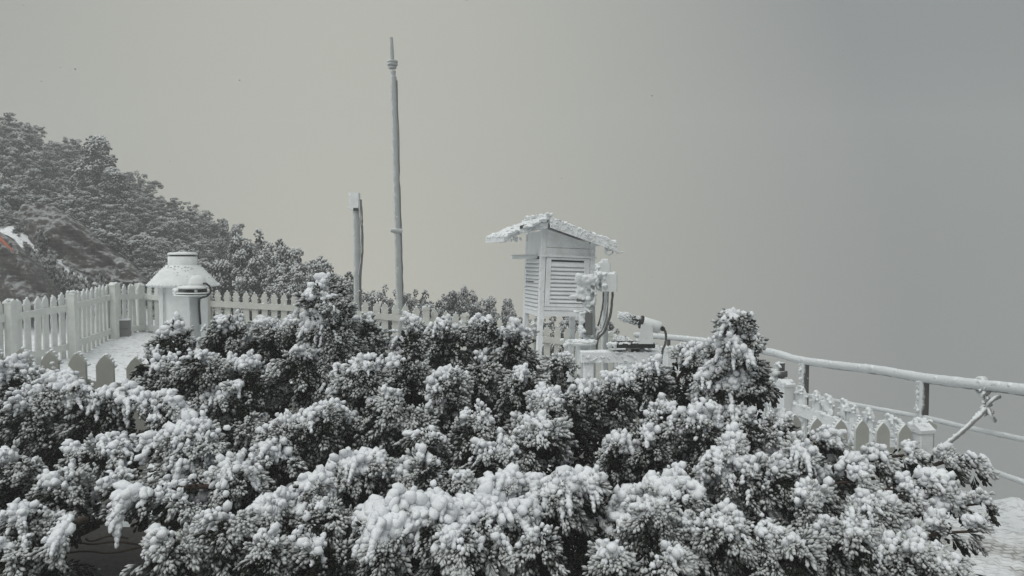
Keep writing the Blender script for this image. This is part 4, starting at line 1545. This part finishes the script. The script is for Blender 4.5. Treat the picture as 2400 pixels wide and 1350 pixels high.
# right side and back as plain boards
MB().box((W_ - 0.03, 0.0553, zb), (W_ + 0.0, D_ - 0.05, zz(570)), ch=0.002).build('side_board', 'white_shelter', sc_)
MB().box((0.055, D_ - 0.03, zb), (W_ - 0.05, D_, zz(570)), ch=0.002).build('back_board', 'white_shelter', sc_)
# roof
rx = 0.03
Rr = MB().prism([(rx, zz(511)), (rx + 0.75, zz(561)), (rx + 0.75, zz(568)), (rx, zz(519))][::-1], -0.16, 0.72).build('roof_panel', 'white_shelter', sc_)
Lr = MB().prism([(rx - 0.003, zz(511)), (rx - 0.003, zz(519)), (rx - 0.45, zz(570)), (rx - 0.45, zz(554))][::-1], -0.06, 0.72).build('roof_panel', 'white_shelter', sc_)
o = MB().prism([(rx + 0.001, zz(512.5)), (rx + 0.745, zz(562)), (rx + 0.745, zz(583)), (rx + 0.60, zz(573)), (rx + 0.001, zz(534))][::-1], -0.19, -0.162).build('fascia', 'white_shelter', sc_)
o2 = MB().prism([(rx - 0.002, zz(513)), (rx - 0.002, zz(534)), (rx - 0.30, zz(553)), (rx - 0.30, zz(532))][::-1], -0.10, -0.07).build('fascia', 'white_shelter', sc_)
MB().prism([(rx - 0.004, zz(514)), (rx - 0.004, zz(519)), (rx - 0.30, zz(540)), (rx - 0.30, zz(533))][::-1], -0.106, -0.1005).build('painted_shadow', 'shelter_gap_shade', sc_)  # thin dark strip that paints a shadow line along the left fascia
C, S = [], []


def L2(u, v, side):
    x = rx + (0.75 * u if side > 0 else -0.45 * u)
    z = zz(511) * (1 - u) + (zz(561) if side > 0 else zz(556)) * u
    return (x, -0.17 + 0.88 * v, z)


for i in range(620):
    side = 1 if i % 2 else -1
    u, v = random.random(), random.random()
    u = 0.02 + 0.95 * u
    if i < 50:
        v = random.uniform(0, 0.06) if side > 0 else random.uniform(0.08, 0.14)
    p = L2(u, v, side)
    r = random.uniform(0.014, 0.024)
    C.append((p[0], p[1], p[2] + 0.001))
    S.append((r * 2.0, r * 1.8, r * 0.36))
for i in range(60):
    u, v = random.uniform(0.86, 1.0), random.random()
    p = L2(u, v, -1)
    r = random.uniform(0.014, 0.024)
    C.append((p[0] - 0.005, p[1], p[2] - 0.012))
    S.append((r * 1.5, r, r * 0.8))
for i in range(44):
    r = random.uniform(0.012, 0.026)
    C.append((rx + random.gauss(-0.01, 0.03), random.uniform(-0.2, 0.65), zz(507) + random.uniform(-0.01, 0.028)))
    S.append((r, r, r))
for i in range(26):
    r = random.uniform(0.014, 0.028)
    C.append((rx + 0.14 + random.gauss(0, 0.045), random.uniform(0.1, 0.6), zz(512) + random.uniform(-0.02, 0.035)))
    S.append((r, r, r))
merge(link('snow', lumps_mesh('snow', C, S, 'rime_white', 1, 0.22), sc_), 0.0065, 7)
C, S = [], []
for i in range(120):
    u = random.random()
    side = random.random() < 0.66
    p = L2(u, 0, 1 if side else -0.6)
    if side:
        C.append((p[0], -0.192, p[2] - random.uniform(0.0, 0.085)))
    else:
        C.append((rx - 0.30 * u, -0.103, zz(513 + 20 * u) - random.uniform(0.03, 0.09)))
    r = random.uniform(0.006, 0.014)
    S.append((r * 1.4, r * 0.45, r))
link('rime', lumps_mesh('rime', C, S, 'rime_white', 1, 0.25), sc_)
# icicle fringe under the left eave
C, S = [], []
for i in range(70):
    v = random.random()
    C.append((rx - 0.44 + random.uniform(0, 0.2), -0.05 + 0.75 * v, zz(566) + random.uniform(0.0, 0.03)))
    S.append((0.007, 0.007, random.uniform(0.012, 0.03)))
link('icicles', lumps_mesh('icicles', C, S, 'rime_white', 1, 0.2), sc_)
ey = zz(576)
ring = [(rx + 0.665 + 0.042 * math.cos(a), -0.15, ey - 0.03 + 0.034 * math.sin(a)) for a in np.linspace(-2.9, 3.0, 22)]
MB().tube([(rx + 0.62, -0.15, ey + 0.01)] + ring + [(rx + 0.72, -0.15, ey - 0.01), (rx + 0.76, -0.15, ey - 0.045), (rx + 0.82, -0.15, ey - 0.03)], 0.009, 7, 0.25).build('wire_loop', 'white_metal', sc_)
br0 = WP(1222, 601, 7.5)
MB().tube([(0.0, 0.15, zz(601)), (-0.12, 0.13, zz(602.5)), (-0.29, 0.10, zz(605))], [0.022, 0.024, 0.025], 10, 0.06).build('arm', 'white_metal', sc_)

# ------------------------------------------------------------------ instrument post beside the shelter
IY = 6.0
B = WP(1385, 900, IY)
zg = gzf(B.x, B.y)
ip = empty('weather_sensor_post', (B.x, B.y, zg))
tag(ip, 'rime caked sensor post with square heads and dangling cables before the louvred shelter', 'instrument')
IO = ip.location.copy()
L = lambda px, py, dy=0.0: WP(px, py, IY + dy) - IO


def pbox(name, x0, y0, x1, y1, dep, mat, parent, dy=0.0, ch=0.008, orig=None, Yd=None):
    """box whose front face covers photo pixels x0..x1, y0..y1 at the thing's own distance"""
    Yd = IY if Yd is None else Yd
    og = IO if orig is None else orig
    a, b = WP(x0, y1, Yd + dy) - og, WP(x1, y0, Yd + dy) - og
    return MB().box((a.x, a.y, a.z), (b.x, a.y + dep, b.z), ch=min(ch, dep * 0.3, (b.x - a.x) * 0.3)).build(name, mat, parent)


MB().tube([Vector((0, 0, -0.1)), L(1387, 800), L(1384, 720), L(1383, 645)], 0.036, 12, 0.05).build('post', 'galvanised', ip)
rime_feathers(ip, L(1387, 800), L(1383, 645), 0.045, 170, 0.014, 0.032, 'rime', 0.8)
MB().tube([L(1355, 656), L(1380, 652), L(1412, 654)], [0.034, 0.03, 0.03], 10, 0.12).build('arm', 'white_metal', ip)
hd = pbox('sensor_head', 1411, 643, 1448, 683, 0.12, 'white_metal', ip, -0.06, 0.012)
C, S = [], []
for i in range(60):
    C.append(L(random.uniform(1400, 1424), random.uniform(640, 682), -0.07) + Vector((0, random.uniform(-0.01, 0.12), 0)))
    S.append((random.uniform(0.012, 0.026),) * 3)
for i in range(40):
    C.append(L(random.uniform(1405, 1446), random.uniform(640, 645), -0.06) + Vector((0, random.uniform(0, 0.12), 0)))
    S.append((random.uniform(0.008, 0.016),) * 3)
merge(link('rime', lumps_mesh('rime', C, S, 'rime_white', 1, 0.2), hd), 0.008, 3)
hb = pbox('sensor_head', 1403, 616, 1432, 652, 0.10, 'white_metal', ip, 0.35, 0.012)
C, S = [], []
for i in range(40):
    C.append(L(random.uniform(1396, 1412), random.uniform(618, 652), 0.34) + Vector((0, random.uniform(0, 0.1), 0)))
    S.append((random.uniform(0.010, 0.022),) * 3)
for i in range(16):
    C.append(L(random.uniform(1408, 1424), random.uniform(609, 618), 0.38))
    S.append((random.uniform(0.010, 0.018),) * 3)
merge(link('rime', lumps_mesh('rime', C, S, 'rime_white', 1, 0.2), hb), 0.008, 3)
MB().tube([L(1418, 652, 0.4), L(1417, 800, 0.4), L(1417, 905, 0.4)], 0.03, 10, 0.06).build('post', 'galvanised', ip)
C, S, Dd = [], [], []
for i in range(120):
    u = random.random()
    C.append(L(1352 + 36 * u, 648 + 6 * math.sin(3 * u) + random.uniform(-4, 10), random.uniform(-0.06, 0.03)))
    S.append((random.uniform(0.014, 0.028),) * 3)
for i in range(95):
    C.append(L(random.uniform(1352, 1375), random.uniform(652, 702), random.uniform(-0.05, 0.03)))
    S.append((random.uniform(0.012, 0.024),) * 3)
for i in range(26):
    u = random.random()
    C.append(L(1337 + 34 * u, 697 - 5 * u + random.uniform(-3, 3), -0.03))
    S.append((0.020, 0.014, 0.012 + 0.006 * u))
for i in range(70):
    C.append(L(random.uniform(1374, 1396), random.uniform(650, 720), random.uniform(-0.05, 0.0)))
    S.append((random.uniform(0.010, 0.02),) * 3)
merge(link('rime', lumps_mesh('rime', C, S, 'rime_white', 1, 0.2), ip), 0.008, 3)
pbox('nozzle', 1352, 698, 1370, 707, 0.05, 'grey_box', ip, -0.04, 0.004)
jb = pbox('junction_box', 1371, 734, 1389, 786, 0.09, 'grey_box', ip, -0.12, 0.006)
C, S = [], []
for i in range(60):
    C.append(L(random.uniform(1360, 1372), random.uniform(735, 790), -0.12) + Vector((0, random.uniform(0.0, 0.1), 0)))
    S.append((random.uniform(0.010, 0.022),) * 3)
for i in range(26):
    C.append(L(random.uniform(1345, 1388), 732 + random.uniform(-3, 2), -0.12) + Vector((0, random.uniform(0, 0.09), 0)))
    S.append((random.uniform(0.009, 0.018), 0.012, 0.008))
merge(link('rime', lumps_mesh('rime', C, S, 'rime_white', 1, 0.2), jb), 0.008, 3)
for pts, r, mt in (([(1436, 684, 0), (1433, 720, 0), (1427, 752, 0), (1416, 778, 0), (1402, 795, 0), (1398, 830, 0)], 0.010, 'cable_grey'),
                   ([(1425, 684, 0), (1422, 730, 0), (1412, 770, 0), (1400, 786, 0), (1392, 830, 0)], 0.008, 'rope'),
                   ([(1412, 660, 0), (1414, 690, 0), (1412, 720, 0), (1404, 756, 0), (1396, 775, 0), (1391, 800, 0)], 0.007, 'cable_grey')):
    MB().tube(smooth_pts([L(*p) for p in pts]), r, 7, 0.3).build('cable', mt, ip)

# tray on its own short post
IY = 5.7
B = WP(1366, 900, IY)
zg = gzf(B.x, B.y)
ts = empty('tray_stand', (B.x, B.y, zg))
tag(ts, 'small round tray heaped with rime on a stubby white leg below the junction box', 'instrument')
IO = ts.location.copy()
MB().tube([Vector((0, 0, -0.1)), L(1368, 860), L(1367, 808)], [0.052, 0.05, 0.055], 12, 0.05).build('leg', 'white_metal', ts)
c = L(1364, 803)
MB().lathe([(0.06, -0.02), (0.115, -0.008), (0.118, 0.006), (0.0, 0.010)], 20, c, 0.03).build('tray', 'white_metal', ts)
C, S = [], []
for i in range(60):
    a, r = random.uniform(0, 6.28), 0.115 * math.sqrt(random.random())
    C.append(c + Vector((r * math.cos(a), r * math.sin(a), 0.012)))
    S.append((random.uniform(0.012, 0.024), 0.016, 0.009))
for i in range(14):
    C.append(c + Vector((-0.115 + random.gauss(0, 0.012), random.gauss(-0.03, 0.03), random.gauss(0.004, 0.01))))
    S.append((random.uniform(0.014, 0.022),) * 3)
merge(link('rime', lumps_mesh('rime', C, S, 'rime_white', 1, 0.2), ts), 0.006, 2)

# ------------------------------------------------------------------ frosted beam with the tilted instrument tube
IY = 5.5
B = WP(1450, 900, IY)
zg = gzf(B.x, B.y)
tb = empty('instrument_bench', (B.x, B.y, zg))
tag(tb, 'frosted wooden bench beam carrying a dark instrument plate', 'bench')
IO = tb.location.copy()
bm_ = pbox('beam', 1362, 826, 1550, 850, 0.16, 'white_shelter', tb, -0.02, 0.006)
for x in (1368, 1528):
    pbox('leg', x, 850.5, x + 24, 960, 0.08, 'white_shelter', tb, 0.0, 0.006)
pbox('bracket', 1478, 818, 1512, 825.6, 0.10, 'galvanised', tb, 0.0, 0.004)
pbox('plate', 1436, 806, 1536, 816, 0.20, 'black_rubber', tb, -0.04, 0.004)
pbox('plate_support', 1470, 816.3, 1500, 827, 0.08, 'white_metal', tb, 0.0, 0.004)
C, S = [], []
for i in range(120):
    C.append(L(random.uniform(1432, 1538), 805 + random.uniform(-2, 2), -0.03 + random.uniform(-0.01, 0.19)))
    S.append((random.uniform(0.010, 0.022), 0.014, random.uniform(0.006, 0.012)))
for i in range(30):
    C.append(L(random.uniform(1426, 1446), 808 + random.uniform(-4, 5), random.uniform(-0.05, 0.15)))
    S.append((random.uniform(0.014, 0.022),) * 3)
for i in range(70):
    C.append(L(random.uniform(1362, 1550), 825 + random.uniform(-1, 1.5), random.uniform(-0.02, 0.12)))
    S.append((random.uniform(0.012, 0.026), 0.014, random.uniform(0.006, 0.012)))
for i in range(34):
    C.append(L(random.uniform(1362, 1550), random.uniform(830, 850), -0.025))
    S.append((random.uniform(0.010, 0.03), 0.006, random.uniform(0.008, 0.014)))
merge(link('rime', lumps_mesh('rime', C, S, 'rime_white', 1, 0.2), tb), 0.006, 2)

B = WP(1512, 805, 5.5)
tt = empty('sun_tube', B)
tag(tt, 'tilted white cylindrical sun sensor with black collar and furry rimed nose', 'instrument')
IO = tt.location.copy()
a, b = L(1452, 739), L(1556, 771)
ax = (b - a)
at_ = lambda px: a + ax * ((px - 1452) / 104.0)
MB().tube([at_(1500), at_(1504), at_(1545), at_(1548)], [0.040, 0.047, 0.047, 0.038], 18).build('barrel', 'white_metal', tt)
MB().tube([at_(1500), at_(1501.5), at_(1504.6), at_(1506)], [0.046, 0.051, 0.051, 0.046], 18).build('collar', 'black_rubber', tt)
nose = MB().tube([at_(1468), at_(1480), at_(1501)], [0.026, 0.028, 0.030], 14, 0.06).build('nose', 'black_rubber', tt)
C, S, Dd = [], [], []
dirn = ax.normalized()
for i in range(330):
    u = random.random() ** 0.8
    px = 1498 - 46 * u
    th = random.uniform(0, 6.28)
    sidev = Vector((0, 1, 0)).cross(dirn)
    d = Vector((0, 1, 0)) * math.cos(th) + sidev * math.sin(th)
    rr_ = 0.030 * (1 if px > 1462 else 0.6)
    if px > 1478 and random.random() < 0.55:
        continue
    C.append(at_(px) + d * rr_)
    s = random.uniform(0.005, 0.011) * (1 if px > 1470 else 1.4)
    S.append((s * 0.6, s * 0.6, s * 1.5))
    Dd.append(tuple(-dirn * 0.9 + d * 0.5))
link('rime', lumps_mesh('rime', C, S, 'rime_white', 1, 0.2, Dd), nose)
MB().tube([at_(1547), at_(1553)], [0.022, 0.020], 12).build('rear_cap', 'grey_box', tt)
MB().tube([at_(1550) + Vector((0.0, -0.03, 0)), at_(1550) + Vector((0, -0.055, 0))], 0.018, 10).build('connector', 'black_rubber', tt)
MB().tube(smooth_pts([at_(1551), L(1558, 774), L(1561, 788), L(1559, 806), L(1553, 822), L(1550, 845), L(1551, 870)]), 0.009, 8, 0.15).build('cable', 'cable_grey', tt)
for dy in (-0.06, 0.06):
    yk = MB()
    c = L(1515, 770, dy)
    f0 = L(1512, 806, dy)
    yk.add([f0 + Vector((-0.05, -0.006, 0)), f0 + Vector((0.06, -0.006, 0)), c + Vector((0.045, -0.006, 0.03)), c + Vector((-0.04, -0.006, 0.03)),
            f0 + Vector((-0.05, 0.006, 0)), f0 + Vector((0.06, 0.006, 0)), c + Vector((0.045, 0.006, 0.03)), c + Vector((-0.04, 0.006, 0.03))],
           [(0, 1, 2, 3), (7, 6, 5, 4), (0, 4, 5, 1), (1, 5, 6, 2), (2, 6, 7, 3), (3, 7, 4, 0)])
    yk.build('yoke', 'white_metal', tt)

B = WP(1464, 880, 5.2)
cn = empty('canister', (B.x, B.y, B.z - 0.06))
tag(cn, 'plain grey drum end peeping out below the frosted bench beam', 'canister')
M = Matrix.Translation((0, 0, 0.06)) @ Matrix.Rotation(R(90), 4, 'X') @ Matrix.Rotation(R(20), 4, 'Y')
MB().lathe([(0.05, -0.10), (0.052, 0.09), (0.045, 0.10), (0.0, 0.10)], 18, (0, 0, 0), 0.0, True, M).build('barrel', 'grey_box', cn)
MB().tube([(0.03, -0.02, 0.0), (0.032, -0.02, -0.3), (0.034, -0.02, -0.75)], 0.014, 8).build('leg', 'galvanised', cn)
C, S = [], []
for i in range(24):
    C.append((random.uniform(-0.05, 0.03), random.uniform(-0.08, 0.08), 0.11 + random.uniform(-0.004, 0.006)))
    S.append((0.016, 0.016, 0.008))
link('rime', lumps_mesh('rime', C, S, 'rime_white', 1, 0.2), cn)

# ------------------------------------------------------------------ fog
hm = bpy.data.materials.new('fog')
hm.use_nodes = True
hm.node_tree.nodes.clear()
pv = nd(hm.node_tree, 'ShaderNodeVolumePrincipled')
pv.inputs['Color'].default_value = (0.93, 0.94, 0.93, 1)
pv.inputs['Density'].default_value = 0.0095
ho = nd(hm.node_tree, 'ShaderNodeOutputMaterial')
lk(hm.node_tree, pv.outputs[0], ho.inputs['Volume'])
MATS['fog'] = hm
hz = MB().box((-60, -31, -48), (49, 60, 13)).build('haze', 'fog')
tag(hz, 'thin even mountain fog hanging over the whole summit', None, None, 'stuff')

# ------------------------------------------------------------------ a few flakes drifting in the air
C, S = [], []
fr_ = random.Random(4)
for i in range(70):
    Y = fr_.uniform(1.6, 6.0)
    C.append(WP(fr_.uniform(-100, 2500), fr_.uniform(-40, 900), Y))
    r = fr_.uniform(0.0012, 0.0028)
    S.append((r * 1.8, r, r))
fl = link('snowflakes', lumps_mesh('snowflakes', C, S, 'cable_flake', 1, 0.2))
tag(fl, 'small snowflakes drifting through the foggy air', None, None, 'stuff')

for o in bpy.data.objects:
    if o.type == 'MESH' and o.parent is not None and o.name.split('.')[0] in ('rime', 'snow', 'icicles', 'knot'):
        o['kind'] = 'stuff'
